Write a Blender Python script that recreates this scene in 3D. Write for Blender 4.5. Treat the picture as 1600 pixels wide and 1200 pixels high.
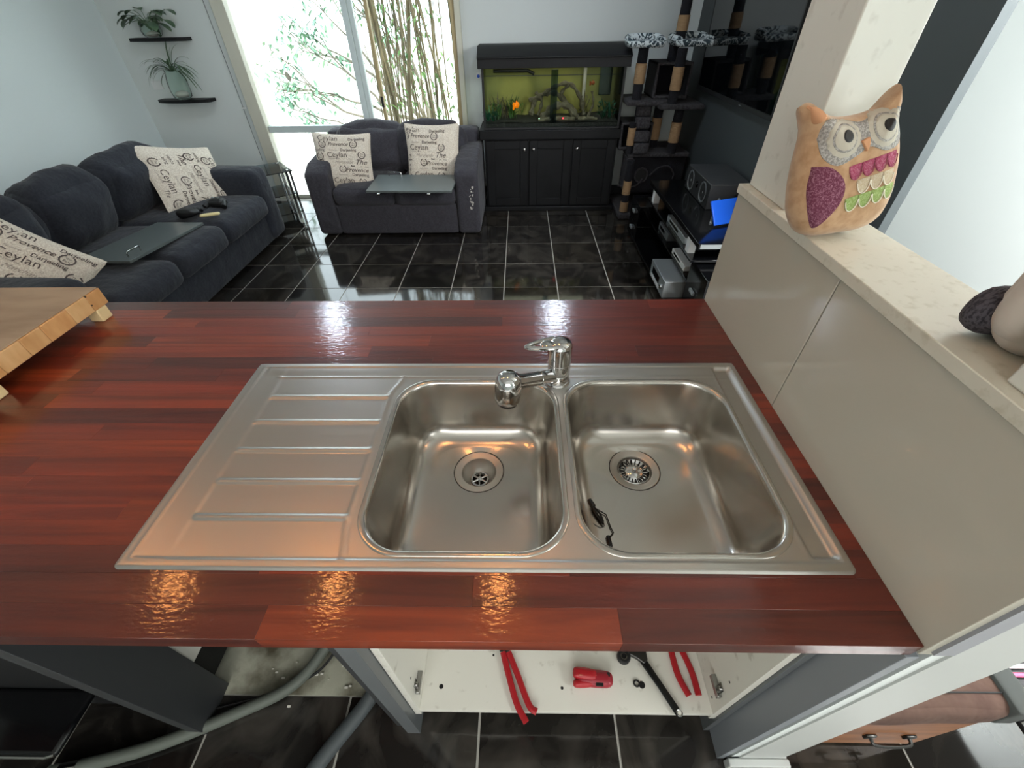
import bpy, math, random
from mathutils import Matrix, Vector, noise
random.seed(7)
S = bpy.context.scene
C = S.collection
for o in list(bpy.data.objects): bpy.data.objects.remove(o)

# ---------------------------------------------------------------- camera
def camera():
    f, pitch, roll, yaw, zc = 662.02, 0.7248, -0.0191, -0.0269, 1.5767
    cy, sy, cp, sp = math.cos(yaw), math.sin(yaw), math.cos(pitch), math.sin(pitch)
    fh = Vector((sy, cy, 0)); rt = Vector((cy, -sy, 0)); up = Vector((0, 0, 1))
    F = fh*cp - up*sp; U = fh*sp + up*cp
    cr, sr = math.cos(roll), math.sin(roll)
    r2 = rt*cr + U*sr; u2 = U*cr - rt*sr; b = -F
    cd = bpy.data.cameras.new('camera'); cd.sensor_width = 36; cd.lens = f/1600*36
    cd.clip_start = .02; cd.clip_end = 200
    co = bpy.data.objects.new('camera', cd); C.objects.link(co)
    co.matrix_world = Matrix(((r2.x, u2.x, b.x, 0), (r2.y, u2.y, b.y, 0), (r2.z, u2.z, b.z, zc), (0, 0, 0, 1)))
    S.camera = co
camera()
def lin(c):
    return tuple(((v/255)/12.92 if v/255 <= .04045 else ((v/255+.055)/1.055)**2.4) for v in c)
# ---------------------------------------------------------------- world, lights, exposure
w = bpy.data.worlds.new('sky'); S.world = w; w.use_nodes = True
bgn = w.node_tree.nodes['Background']; bgn.inputs[0].default_value = (.86, .95, 1, 1); bgn.inputs[1].default_value = 5.0
S.view_settings.view_transform = 'Standard'; S.view_settings.look = 'None'
S.view_settings.exposure = 0.0; S.view_settings.gamma = 1; S.view_settings.use_curve_mapping = False
def lamp(name, kind, loc, rot, power, color, size=None, sy=None, disk=False):
    d = bpy.data.lights.new(name, kind); d.energy = power; d.color = color
    if kind == 'AREA':
        d.shape = 'DISK' if disk else ('RECTANGLE' if sy else 'SQUARE'); d.size = size
        if sy: d.size_y = sy
    if kind == 'SUN': d.angle = math.radians(2)
    o = bpy.data.objects.new(name, d); C.objects.link(o); o.location = loc; o.rotation_euler = rot
    return o
def aim(o, t):
    o.rotation_euler = (Vector(t)-o.location).to_track_quat('-Z', 'Y').to_euler()
sun = lamp('sun', 'SUN', (0, 0, 8), (0, 0, 0), 4.5, (1, .95, .86)); aim(sun, (-3.0, 1.6, 0))
l = lamp('kitchen_fill_light', 'AREA', (-.2, -2.35, 1.75), (0, 0, 0), 48, (1, .985, .96), 2.2, 1.1); aim(l, (0, 1, .9))  # fill light standing in for unseen windows behind the camera
l = lamp('side_window_light', 'AREA', (2.7, -1.3, 1.7), (0, 0, 0), 34, (.97, 1, 1), 1.4, 1.6); aim(l, (.8, .4, .6))
l = lamp('hall_fill_light', 'AREA', (2.2, .9, 2.3), (0, 0, 0), 230, (.98, 1, 1), 1.0, 1.0); aim(l, (3, 1.9, .9))  # added unseen light that brightens the white hall wall
l = lamp('floor_fill_light', 'AREA', (2.5, -.7, 2.1), (0, 0, 0), 4, (1, 1, .97), .5, .5); l.data.spread = math.radians(60); aim(l, (1.35, .1, 0))  # added unseen spot that brightens the floor at lower right

# ---------------------------------------------------------------- materials
def mat(name, col, rough=.5, metal=0, **k):
    m = bpy.data.materials.new(name); m.use_nodes = True
    n = m.node_tree; b = n.nodes['Principled BSDF']
    b.inputs['Base Color'].default_value = (*lin(col), 1)
    b.inputs['Roughness'].default_value = rough; b.inputs['Metallic'].default_value = metal
    for kk, v in k.items():
        if kk in ('noise', 'bump', 'em', 'spec', 'rvar', 'ramp', 'sheen', 'objr', 'coat', 'crough'): continue
        b.inputs[kk].default_value = v
    if 'spec' in k: b.inputs['Specular IOR Level'].default_value = k['spec']
    if 'coat' in k: b.inputs['Coat Weight'].default_value = k['coat']; b.inputs['Coat Roughness'].default_value = k.get('crough', .05)
    if 'sheen' in k: b.inputs['Sheen Weight'].default_value = k['sheen']
    if 'em' in k:
        b.inputs['Emission Color'].default_value = (*lin(col), 1); b.inputs['Emission Strength'].default_value = k['em']
    def pos(scale, rnd=False):
        g = n.nodes.new('ShaderNodeTexCoord')
        mp = n.nodes.new('ShaderNodeMapping'); mp.inputs['Scale'].default_value = scale
        n.links.new(g.outputs['Object'], mp.inputs[0])
        if rnd:
            oi = n.nodes.new('ShaderNodeObjectInfo'); mu = n.nodes.new('ShaderNodeMath'); mu.operation = 'MULTIPLY'; mu.inputs[1].default_value = 57
            n.links.new(oi.outputs['Random'], mu.inputs[0])
            cx = n.nodes.new('ShaderNodeCombineXYZ')
            for i in range(3): n.links.new(mu.outputs[0], cx.inputs[i])
            n.links.new(cx.outputs[0], mp.inputs['Location'])
        return mp.outputs[0]
    if 'noise' in k:   # (scale vec, detail, colour2, lo, hi [,distortion])
        sc, det, c2, lo, hi = k['noise'][:5]
        t = n.nodes.new('ShaderNodeTexNoise'); t.inputs['Scale'].default_value = 1; t.inputs['Detail'].default_value = det
        if len(k['noise']) > 5: t.inputs['Distortion'].default_value = k['noise'][5]
        n.links.new(pos(sc, True), t.inputs['Vector'])
        r = n.nodes.new('ShaderNodeValToRGB'); r.color_ramp.elements[0].position = lo; r.color_ramp.elements[1].position = hi
        r.color_ramp.elements[0].color = (*lin(col), 1); r.color_ramp.elements[1].color = (*lin(c2), 1)
        n.links.new(t.outputs[0], r.inputs[0]); out = r.outputs[0]
        if 'objr' in k:
            oi = n.nodes.new('ShaderNodeObjectInfo'); rr = n.nodes.new('ShaderNodeValToRGB')
            els = k['objr']; cr = rr.color_ramp
            while len(cr.elements) < len(els): cr.elements.new(.5)
            for i, c in enumerate(els):
                cr.elements[i].position = i/(len(els)-1); cr.elements[i].color = (*lin(c), 1)
            n.links.new(oi.outputs['Random'], rr.inputs[0])
            mx = n.nodes.new('ShaderNodeMix'); mx.data_type = 'RGBA'; mx.blend_type = 'MULTIPLY'; mx.inputs[0].default_value = 1
            n.links.new(rr.outputs[0], mx.inputs[6]); n.links.new(out, mx.inputs[7]); out = mx.outputs[2]
        n.links.new(out, b.inputs['Base Color'])
    if 'bump' in k:    # (scale vec, strength, dist)
        sc, st, di = k['bump']
        t = n.nodes.new('ShaderNodeTexNoise'); t.inputs['Scale'].default_value = 1; t.inputs['Detail'].default_value = 3
        n.links.new(pos(sc), t.inputs['Vector'])
        bp = n.nodes.new('ShaderNodeBump'); bp.inputs['Strength'].default_value = st; bp.inputs['Distance'].default_value = di
        n.links.new(t.outputs[0], bp.inputs['Height']); n.links.new(bp.outputs[0], b.inputs['Normal'])
        if 'coat' in k: n.links.new(bp.outputs[0], b.inputs['Coat Normal'])
    if 'rvar' in k:    # (scale, lo, hi)
        sc, lo, hi = k['rvar']
        t = n.nodes.new('ShaderNodeTexNoise'); t.inputs['Scale'].default_value = 1; t.inputs['Detail'].default_value = 4
        n.links.new(pos(sc), t.inputs['Vector'])
        mr = n.nodes.new('ShaderNodeMapRange'); mr.inputs[1].default_value = .3; mr.inputs[2].default_value = .7; mr.inputs[3].default_value = lo; mr.inputs[4].default_value = hi
        n.links.new(t.outputs[0], mr.inputs[0]); n.links.new(mr.outputs[0], b.inputs['Roughness'])
    return m
def glassmat(name, tint=(1, 1, 1), refl=.08, rough=.0):
    m = bpy.data.materials.new(name); m.use_nodes = True; n = m.node_tree; n.nodes.clear()
    o = n.nodes.new('ShaderNodeOutputMaterial'); t = n.nodes.new('ShaderNodeBsdfTransparent'); g = n.nodes.new('ShaderNodeBsdfGlossy')
    t.inputs[0].default_value = (*tint, 1); g.inputs['Roughness'].default_value = rough
    mx = n.nodes.new('ShaderNodeMixShader'); fr = n.nodes.new('ShaderNodeLayerWeight'); fr.inputs[0].default_value = refl
    n.links.new(fr.outputs['Fresnel'], mx.inputs[0]); n.links.new(t.outputs[0], mx.inputs[1]); n.links.new(g.outputs[0], mx.inputs[2])
    n.links.new(mx.outputs[0], o.inputs[0]); return m
M = dict(
 tile=mat('slate_tile', (36, 34, 32), .07, noise=((4, 3, 4), 7, (78, 74, 68), .45, .8, 2.2), bump=((12, 12, 12), .06, .002), objr=[(190, 190, 190), (255, 255, 255), (215, 210, 200)], spec=.6),
 grout=mat('grout', (176, 174, 166), .8),
 concrete=mat('bare_concrete', (176, 176, 158), .9, noise=((9, 9, 9), 6, (84, 78, 60), .42, .66), bump=((20, 20, 20), .5, .01)),
 wall=mat('white_paint', (214, 220, 218), .7, bump=((8, 8, 8), .08, .004)),
 wall_left=mat('pale_lit_paint', (228, 238, 238), .7, bump=((8, 8, 8), .08, .004)),  # cyan window light put into the paler wall colour
 darkwall=mat('charcoal_paint', (62, 68, 70), .55, bump=((8, 8, 8), .08, .004)),
 ceil=mat('ceiling_paint', (225, 225, 222), .8),
 pillar=mat('pillar_paint', (218, 219, 210), .5, noise=((30, 30, 30), 3, (200, 200, 190), .6, .75), bump=((20, 20, 20), .15, .003)),
 ledge=mat('cream_laminate', (212, 209, 194), .35, noise=((60, 60, 60), 4, (198, 194, 176), .55, .7)),
 clad=mat('gloss_cream_panel', (190, 186, 172), .07, noise=((3, 3, 3), 2, (187, 183, 168), .4, .6), spec=.5),
 jarrah=mat('jarrah', (255, 240, 225), .4, noise=((2.2, 40, 40), 6, (170, 132, 112), .35, .75, .8), objr=[(92, 33, 20), (142, 56, 28), (106, 38, 23), (84, 32, 22), (152, 66, 32), (120, 43, 25), (96, 35, 23), (132, 49, 26), (112, 40, 23)], bump=((60, 170, 60), .35, .0012), spec=.4, coat=.8, crough=.11),
 steel=mat('brushed_steel', (192, 189, 183), .36, 1, rvar=((2, 90, 2), .34, .40)),
 bowl=mat('bowl_steel', (198, 194, 187), .25, 1, rvar=((3, 3, 3), .22, .27)),
 chrome=mat('chrome', (205, 205, 205), .06, 1),
 chromed=mat('dull_chrome', (170, 170, 168), .2, 1),
 dark=mat('black_hole', (8, 8, 8), .6),
 board_top=mat('worn_board', (172, 152, 126), .55, noise=((5, 18, 5), 5, (150, 130, 106), .4, .7)),
 board_side=mat('board_side', (224, 184, 132), .5, noise=((12, 30, 12), 4, (206, 160, 106), .35, .7), objr=[(255, 255, 255), (235, 220, 205), (255, 240, 225)]),
 board_foot=mat('board_foot', (225, 200, 150), .6),
 sofa=mat('charcoal_fabric', (32, 36, 45), .95, noise=((90, 90, 90), 3, (39, 43, 52), .4, .6), bump=((9, 9, 9), .7, .03), sheen=.1),
 sofa2=mat('slate_fabric', (50, 49, 56), .95, noise=((90, 90, 90), 3, (58, 57, 64), .4, .6), bump=((9, 9, 9), .7, .03), sheen=.1),
 stuffing=mat('torn_stuffing', (190, 186, 180), .9),
 linen=mat('linen', (228, 220, 205), .9, noise=((160, 160, 160), 3, (204, 192, 176), .4, .6), bump=((14, 14, 14), .4, .01)),
 ink=mat('print_ink', (92, 82, 78), .9),
 ink2=mat('print_ink_pale', (160, 148, 138), .9),
 grey_lam=mat('grey_laminate', (98, 102, 104), .4),
 grey_dark=mat('dark_grey_and_shaded', (54, 56, 58), .45),  # dark grey parts; on the left cabinet, shade put into the laminate colour
 strip=mat('pale_grey_strip', (150, 152, 158), .45),
 post=mat('post_white', (188, 191, 188), .45),
 grey_fill=mat('grey_lit_filler', (132, 137, 142), .4),  # grey laminate lightened, side light put into the colour
 grey_door=mat('grey_door', (92, 100, 100), .32),
 melamine=mat('white_melamine', (226, 224, 214), .35, noise=((30, 30, 30), 5, (196, 192, 180), .62, .74)),
 black_wood=mat('black_stain', (15, 16, 18), .5, noise=((3, 30, 3), 4, (22, 23, 25), .4, .6), spec=.25),
 black=mat('black_gloss', (12, 13, 15), .12),
 black_m=mat('black_matte', (20, 21, 23), .55),
 tv=mat('tv_screen', (8, 11, 13), .04, spec=.7),
 silver=mat('silver_plastic', (170, 176, 178), .3, .5),
 white=mat('white_plastic', (225, 226, 226), .35),
 alu=mat('cream_aluminium', (206, 204, 188), .4),
 alu_g=mat('hazed_aluminium', (205, 216, 216), .4),  # window haze and brightness put into the frame colour
 tan_frame=mat('tan_aluminium', (176, 158, 118), .45),
 glass=glassmat('window_glass', (.97, 1, 1), .05),
 tankglass=glassmat('tank_glass', (.93, .97, .94), .12),
 vase=glassmat('vase_glass', (.95, .985, .97), .06, .02),
 smoke=glassmat('smoked_glass', (.45, .55, .6), .35, .02),
 leaf=mat('leaf', (70, 96, 72), .45, noise=((9, 9, 9), 2, (96, 122, 92), .4, .6)),
 leaf2=mat('outdoor_leaf', (74, 112, 52), .6, noise=((2, 2, 2), 2, (104, 140, 72), .4, .6)),
 leaf3=mat('tree_leaf', (104, 140, 118), .6, noise=((2, 2, 2), 2, (130, 162, 130), .4, .6)),
 culm=mat("bamboo_culm", (92, 80, 58), .6, noise=((3, 3, 3), 3, (124, 110, 80), .4, .6)),
 bark=mat('bark', (120, 112, 98), .8),
 ground=mat('pale_paving', (235, 232, 225), .8),
 soil=mat('black_gravel', (24, 24, 24), .8, noise=((60, 60, 60), 2, (60, 60, 56), .5, .7)),
 tankback=mat('algae_back', (150, 146, 74), .7, noise=((3, 3, 3), 3, (112, 114, 66), .35, .7)),
 weed=mat('water_weed', (48, 82, 40), .5, noise=((20, 20, 20), 2, (80, 116, 40), .4, .7)),
 weed2=mat('teal_weed', (20, 84, 58), .5),
 drift=mat('driftwood', (86, 78, 62), .8, noise=((30, 30, 30), 3, (120, 112, 92), .4, .7)),
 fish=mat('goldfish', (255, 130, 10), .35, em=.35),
 fish2=mat('dull_goldfish', (150, 74, 30), .4),
 carpet=mat('grey_carpet', (46, 44, 47), 1, noise=((60, 60, 60), 3, (68, 66, 69), .35, .65), bump=((120, 120, 120), .6, .01)),
 carpet_d=mat('dark_carpet', (20, 20, 26), 1, bump=((120, 120, 120), .6, .01)),
 sisal=mat('sisal_rope', (156, 126, 92), .9, bump=((10, 10, 160), .8, .01)),
 zebra=mat('zebra_fleece', (205, 214, 216), .9, noise=((26, 11, 26), 2, (50, 66, 74), .49, .53, 1.5)),
 felt=mat('tan_felt', (188, 154, 118), .95, noise=((50, 50, 50), 4, (168, 132, 96), .4, .65), bump=((50, 50, 50), .4, .004), sheen=.3),
 felt_o=mat('orange_felt', (196, 146, 108), .9),
 felt_p=mat('plum_felt', (100, 44, 66), .95, noise=((130, 130, 130), 6, (166, 120, 136), .46, .74, 3)),
 felt_k=mat('pink_felt', (150, 62, 90), .95, noise=((130, 130, 130), 6, (190, 130, 146), .46, .74, 3)),
 felt_g=mat('green_felt', (134, 156, 88), .95, noise=((130, 130, 130), 6, (182, 200, 140), .46, .74, 3)),
 felt_w=mat('white_felt', (184, 168, 140), .95, noise=((130, 130, 130), 6, (208, 200, 180), .46, .74, 3)),
 felt_gr=mat('grey_felt', (132, 130, 126), .95, noise=((300, 300, 300), 3, (176, 174, 168), .42, .62)),
 felt_c=mat('cream_felt', (184, 179, 164), .95, bump=((120, 120, 120), .5, .003)),
 thread=mat('cream_thread', (240, 236, 220), .9),
 knit=mat('dark_knit', (78, 74, 80), .95, noise=((160, 400, 160), 2, (44, 42, 48), .45, .6), bump=((200, 400, 200), .8, .003)),
 fleece=mat('grey_fleece', (206, 196, 184), .95, bump=((30, 30, 30), .3, .006), sheen=.4),
 red=mat('red_grip', (168, 24, 34), .4),
 red_d=mat('red_case', (150, 28, 42), .45),
 tool=mat('tool_steel', (78, 78, 76), .35, .9),
 hose=mat('grey_hose', (96, 102, 94), .6),
 hose_d=mat('dark_grey_hose', (72, 78, 80), .6),
 suede=mat('brown_suede', (92, 70, 60), .95, noise=((14, 14, 14), 5, (80, 58, 50), .4, .65), bump=((12, 12, 12), .6, .02)),
 chestwood=mat('chest_wood', (148, 96, 56), .5, noise=((4, 30, 30), 5, (104, 62, 34), .35, .7)),
 blue=mat('blue_plastic', (24, 92, 214), .35),
 aqua=mat('aqua_plastic', (150, 224, 216), .4),
 pink=mat('pink_plastic', (236, 96, 140), .4),
 cream=mat('cream_paper', (228, 214, 160), .7),
 maroon=mat('maroon_cloth', (110, 20, 50), .8),
 led=mat('red_led', (255, 40, 50), .4, em=8),
 ledw=mat('white_led', (200, 255, 230), .4, em=4),
 coolglow=mat('cool_diffuser', (225, 238, 255), .4, em=3),
 warmglow=mat('warm_diffuser', (255, 170, 80), .4, em=3),
 strap=mat('grey_fabric', (70, 73, 71), .9),
)
# ---------------------------------------------------------------- geometry helpers
class B:
    def __init__(s): s.v = []; s.f = []
    def add(s, v, f):
        k = len(s.v); s.v += [tuple(p) for p in v]; s.f += [tuple(i+k for i in q) for q in f]; return s
    def box(s, x0, x1, y0, y1, z0, z1, M4=None):
        v = [Vector((x, y, z)) for x in (x0, x1) for y in (y0, y1) for z in (z0, z1)]
        if M4 is not None: v = [M4 @ p for p in v]
        return s.add(v, [(0, 1, 3, 2), (4, 6, 7, 5), (0, 4, 5, 1), (2, 3, 7, 6), (0, 2, 6, 4), (1, 5, 7, 3)])
    def prism(s, pts, ax, a, b):
        # polygon pts (2D) extruded along axis ax from a to b
        n = len(pts); mk = {'x': lambda p, t: (t, p[0], p[1]), 'y': lambda p, t: (p[0], t, p[1]), 'z': lambda p, t: (p[0], p[1], t)}[ax]
        v = [mk(p, a) for p in pts]+[mk(p, b) for p in pts]
        f = [tuple(range(n))[::-1], tuple(range(n, 2*n))]+[(i, (i+1) % n, (i+1) % n+n, i+n) for i in range(n)]
        return s.add(v, f)
    def tube(s, pts, r, n=10, cap=True):
        pts = [Vector(p) for p in pts]; m = len(pts); rs = r if isinstance(r, (list, tuple)) else [r]*m
        t0 = (pts[1]-pts[0]).normalized(); a = t0.orthogonal().normalized(); v = []
        for i, p in enumerate(pts):
            t = (pts[min(i+1, m-1)]-pts[max(i-1, 0)]).normalized()
            a = (a-t*a.dot(t)).normalized(); b = t.cross(a)
            for k in range(n):
                th = 2*math.pi*k/n; v.append(p+(a*math.cos(th)+b*math.sin(th))*rs[i])
        f = [(i*n+k, i*n+(k+1) % n, (i+1)*n+(k+1) % n, (i+1)*n+k) for i in range(m-1) for k in range(n)]
        if cap: f += [tuple(range(n))[::-1], tuple(range((m-1)*n, m*n))]
        return s.add(v, f)
    def cyl(s, p0, p1, r0, r1=None, n=20): return s.tube([p0, p1], [r0, r0 if r1 is None else r1], n)
    def lathe(s, prof, c, n=32, axis=None, cap=True):
        c = Vector(c); q = Vector(axis).to_track_quat('Z', 'Y') if axis else None; v = []
        for r, z in prof:
            for k in range(n):
                th = 2*math.pi*k/n; p = Vector((r*math.cos(th), r*math.sin(th), z))
                v.append(c+(q @ p if q else p))
        m = len(prof)
        f = [(i*n+k, i*n+(k+1) % n, (i+1)*n+(k+1) % n, (i+1)*n+k) for i in range(m-1) for k in range(n)]
        if cap and prof[0][0] > 1e-6: f.append(tuple(range(n))[::-1])
        if cap and prof[-1][0] > 1e-6: f.append(tuple(range((m-1)*n, m*n)))
        return s.add(v, f)
    def ell(s, c, r, n=12, M4=None):
        v = []; f = []; c = Vector(c)
        for i in range(n+1):
            ph = math.pi*i/n
            for k in range(2*n):
                th = math.pi*k/n; p = Vector((r[0]*math.sin(ph)*math.cos(th), r[1]*math.sin(ph)*math.sin(th), r[2]*math.cos(ph)))
                v.append(c+(M4 @ p if M4 else p))
        N = 2*n
        f = [(i*N+k, (i+1)*N+k, (i+1)*N+(k+1) % N, i*N+(k+1) % N) for i in range(n) for k in range(N)]
        return s.add(v, f)
    def soft(s, x0, x1, y0, y1, z0, z1, r=.05, bulge=.02, n=10, M4=None, nz=0., seed=0):
        hx, hy, hz = (x1-x0)/2, (y1-y0)/2, (z1-z0)/2; c = Vector(((x0+x1)/2, (y0+y1)/2, (z0+z1)/2)); idx = {}; v = []; f = []
        def key(i, j, k):
            if (i, j, k) in idx: return idx[(i, j, k)]
            a = [math.sin((2*t/n-1)*math.pi/2) for t in (i, j, k)]
            p = Vector((a[0]*hx, a[1]*hy, a[2]*hz)); q = Vector((max(-hx+r, min(hx-r, p.x)), max(-hy+r, min(hy-r, p.y)), max(-hz+r, min(hz-r, p.z))))
            d = p-q
            if d.length > 1e-9: p = q+d.normalized()*min(r, d.length if d.length < r else r)
            bb = Vector((a[0]*(1-a[1]**2)*(1-a[2]**2), a[1]*(1-a[0]**2)*(1-a[2]**2), a[2]*(1-a[0]**2)*(1-a[1]**2)))*bulge
            p = p+bb
            if nz: p += Vector(noise.noise_vector((p+c)*7+Vector((seed, 0, 0))))*nz
            p = (M4 @ p if M4 else p)+c
            idx[(i, j, k)] = len(v); v.append(p); return idx[(i, j, k)]
        for i in range(n):
            for j in range(n):
                for (a, fl) in ((0, 1), (n, 0)):
                    for ax in range(3):
                        def K(u, w):
                            t = [u, w]; t.insert(ax, a); return key(*t)
                        q = (K(i, j), K(i+1, j), K(i+1, j+1), K(i, j+1))
                        if (ax == 1) ^ bool(fl): q = q[::-1]
                        f.append(q)
        return s.add(v, f)
    def mesh(s, name, ang=35):
        m = bpy.data.meshes.new(name); m.from_pydata(s.v, [], s.f); m.validate(); m.update()
        m.polygons.foreach_set('use_smooth', [True]*len(m.polygons))
        try: m.set_sharp_from_angle(angle=math.radians(ang))
        except Exception: pass
        return m
W = {}
def obj(name, b, m, parent=None, local=False, bevel=0, ang=35, seg=2, label=None):
    me = b if isinstance(b, bpy.types.Mesh) else b.mesh(name, ang)
    if m is not None and not me.materials:
        for q in (m if isinstance(m, (list, tuple)) else [m]): me.materials.append(M[q] if isinstance(q, str) else q)
    o = bpy.data.objects.new(name, me); C.objects.link(o)
    if parent:
        o.parent = parent
        if local: W[o.name] = W[parent.name]
        else: o.matrix_parent_inverse = W[parent.name].inverted(); W[o.name] = Matrix()
    else: W[o.name] = Matrix()
    if bevel:
        bm = o.modifiers.new('bevel', 'BEVEL'); bm.width = bevel; bm.segments = seg; bm.limit_method = 'ANGLE'; bm.harden_normals = False
    if label: o['label'] = label
    return o
def thing(name, label, cat, loc=(0, 0, 0), rot=(0, 0, 0), group=None):
    o = bpy.data.objects.new(name, None); C.objects.link(o); o.location = loc; o.rotation_euler = rot; o.empty_display_size = .05
    o['label'] = label; o['category'] = cat
    if group: o['group'] = group
    from mathutils import Euler
    W[o.name] = Matrix.Translation(loc) @ Euler(rot).to_matrix().to_4x4()
    return o
def tag(o, label, cat, group=None):
    o['label'] = label; o['category'] = cat
    if group: o['group'] = group
    return o
def struct(name, b, m, **k):
    o = obj(name, b, m, **k); o['kind'] = 'structure'; return o
def RZ(a, ax='Z'): return Matrix.Rotation(math.radians(a), 4, ax)
def RM(x=0, y=0, z=0): return RZ(z) @ RZ(y, 'Y') @ RZ(x, 'X')
def sstep(a, b, x):
    t = max(0, min(1, (x-a)/(b-a))); return t*t*(3-2*t)

# ================================================================= SETTING
ZC = .9137                      # worktop height
XL, XR, YB, YF = -3.77, 3.0, 5.0, -2.5
floor = struct('floor', B().box(XL, XR, YF, YB, -.08, -.0025), 'grout')
T = .4
tm = B().box(-.1965, .1965, -.1965, .1965, -.012, 0).mesh('tile'); tm.materials.append(M['tile'])
tf = B().box(-.1965, .1965, -.1965, .0435, -.012, 0).mesh('tile_cut'); tf.materials.append(M['tile'])
nt = 0
for i in range(-7, 11):
    for j in range(-3, 13):
        cx = -1.3223+T*i+.2; cyy = 4.0852-T*j+.2
        if cx-.2 > 2.7 or cx+.2 < XL: continue
        front = abs(cyy-(.0852+.2)) < .01
        if .5 < cyy < .9: continue
        if cyy+.2 > YB: continue
        if cyy < .4 and not (-2 < cx < 2.2): continue
        if cyy < -.2: continue
        o = obj('tile', tf if front and cx < .55 else tm, None, floor); o.location = (cx, cyy, 0)
        o.rotation_euler = (0, 0, 0)
        nt += 1
obj('bare_slab', B().box(-1.0, .53, .333, .86, -.01, -.001), 'concrete', floor)
struct('ceiling', B().box(XL-.1, XR+.1, YF-.1, YB+.1, 2.5, 2.6), 'ceil')
struct('wall_left', B().box(XL-.12, XL, YF, YB+.15, 0, 2.5), 'wall_left')
b = B(); b.box(XL, -2.72, YB, YB+.12, 0, 2.5); b.box(-.53, 1.6, YB, YB+.12, 0, 2.5); b.box(-2.72, -.53, YB, YB+.12, 2.15, 2.5)
struct('wall_back', b, 'wall')
struct('baseboard_back', B().box(XL, -2.66, YB-.012, YB, 0, .1).box(-.5, 1.6, YB-.012, YB, 0, .1), 'grey_dark')
struct('wall_tv', B().box(1.6, 1.64, 1.90, YB+.12, 0, 2.5), 'darkwall')
struct('wall_right', B().box(XR, XR+.12, YF, YB, 0, 2.5), 'wall')
struct('wall_front', B().box(XL, XR, YF-.12, YF, 0, 2.5), 'wall')
struct('wall_hall', B().box(1.72, XR, YB-.9, YB-.8, 0, 2.5), 'wall')
# window: full-height aluminium unit in the back wall
win = struct('window_1', B().box(-2.72, -2.60, YB-.05, YB+.09, 0, 2.15).box(-.58, -.53, YB-.05, YB+.09, 0, 2.15).box(-2.6, -.58, YB-.03, YB+.09, 2.1, 2.15).box(-2.6, -.58, YB-.03, YB+.09, 0, .035), 'alu', bevel=.004)
obj('transom', B().box(-2.6, -1.56, YB-.01, YB+.05, .645, .705), 'alu_g', win, bevel=.003)
obj('mullion', B().box(-1.585, -1.53, YB-.02, YB+.06, .03, 2.1).box(-1.53, -1.49, YB+.0, YB+.05, .03, 2.1), 'alu_g', win, bevel=.003)
obj('screen_stile', B().box(-1.375, -1.345, YB-.03, YB+.02, .03, 2.1), 'tan_frame', win, bevel=.002)
obj('latch', B().box(-1.37, -1.35, YB-.045, YB-.03, .86, .95), 'black_m', win, bevel=.002)
obj('jamb_trim', B().box(-.62, -.58, YB-.02, YB+.04, .03, 2.1), 'tan_frame', win, bevel=.002)
obj('pane', B().box(-2.6, -1.585, YB+.018, YB+.024, .705, 2.1), 'glass', win)
obj('pane', B().box(-2.6, -1.585, YB+.018, YB+.024, .035, .645), 'glass', win)
obj('pane', B().box(-1.49, -.58, YB+.018, YB+.024, .035, 2.1), 'glass', win)
# half wall with cladding, ledge, pillars
PX = .575
hw = struct('wall_half', B().box(PX, .705, .2, 1.12, 0, 1.222), 'wall')
for a, c in ((.2005, .6755), (.6785, 1.134)):
    obj('panel', B().box(.554, .574, a, c, ZC-.02, 1.222), 'clad', hw, bevel=.0012)
obj('ledge', B().box(.545, .70, .19, 1.13, 1.2225, 1.243), 'ledge', hw, bevel=.0015)
obj('edge_strip', B().box(.566, .594, .196, .2005, ZC-.01, 1.222), 'strip', hw)
obj('edge_strip', B().box(.5945, .7052, .1965, .2002, 0, 1.222), 'post', hw, label='white end board')
obj('base_trim', B().box(.562, .725, .178, .1964, 0, .045).box(.706, .722, .1965, .29, 0, .045), 'post', hw, bevel=.003, label='white base trim')
pl = struct('wall_pillar', B().box(.566, .681, .94, 1.12, 1.2432, 2.5), 'pillar', bevel=.003)
pl2 = struct('wall_pillar', B().box(.565, .70, .2, .381, 1.2432, 2.5), 'pillar', bevel=.003)

# ================================================================= WORKTOP
ct = thing('countertop', 'long glossy red jarrah butcher-block kitchen worktop under the sink', 'countertop', (-.7, .65, ZC-.033))
Y0, Y1, NR = .2037, 1.1331, 20; rw = (Y1-Y0)/NR
HX0, HX1, HY0, HY1 = -.31, .516, .323, .813
for r in range(NR):
    a = Y0+r*rw; c = a+rw; x = -2.0-random.random()*.5
    while x < .553:
        L = random.uniform(.32, .78); x1 = x+L
        if .553-x1 < .15: x1 = .5535
        xs = max(x, -2.0); bb = B(); e = .00008; tz = ZC-random.uniform(0, .00006)
        def put(p, q, s, t):
            if q-p > .002 and t-s > .002: bb.box(p+e, q-e, s+e/2, t-e/2, ZC-.033, tz)
        if xs < x1:
            if c <= HY0 or a >= HY1 or x1 <= HX0 or xs >= HX1: put(xs, x1, a, c)
            else:
                put(xs, min(x1, HX0), a, c); put(max(xs, HX1), x1, a, c)
                m0, m1 = max(xs, HX0), min(x1, HX1)
                if a < HY0: put(m0, m1, a, HY0)
                if c > HY1: put(m0, m1, HY1, c)
            if bb.v: obj('stave', bb, 'jarrah', ct, bevel=.0003, seg=1)
        x = x1

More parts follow.
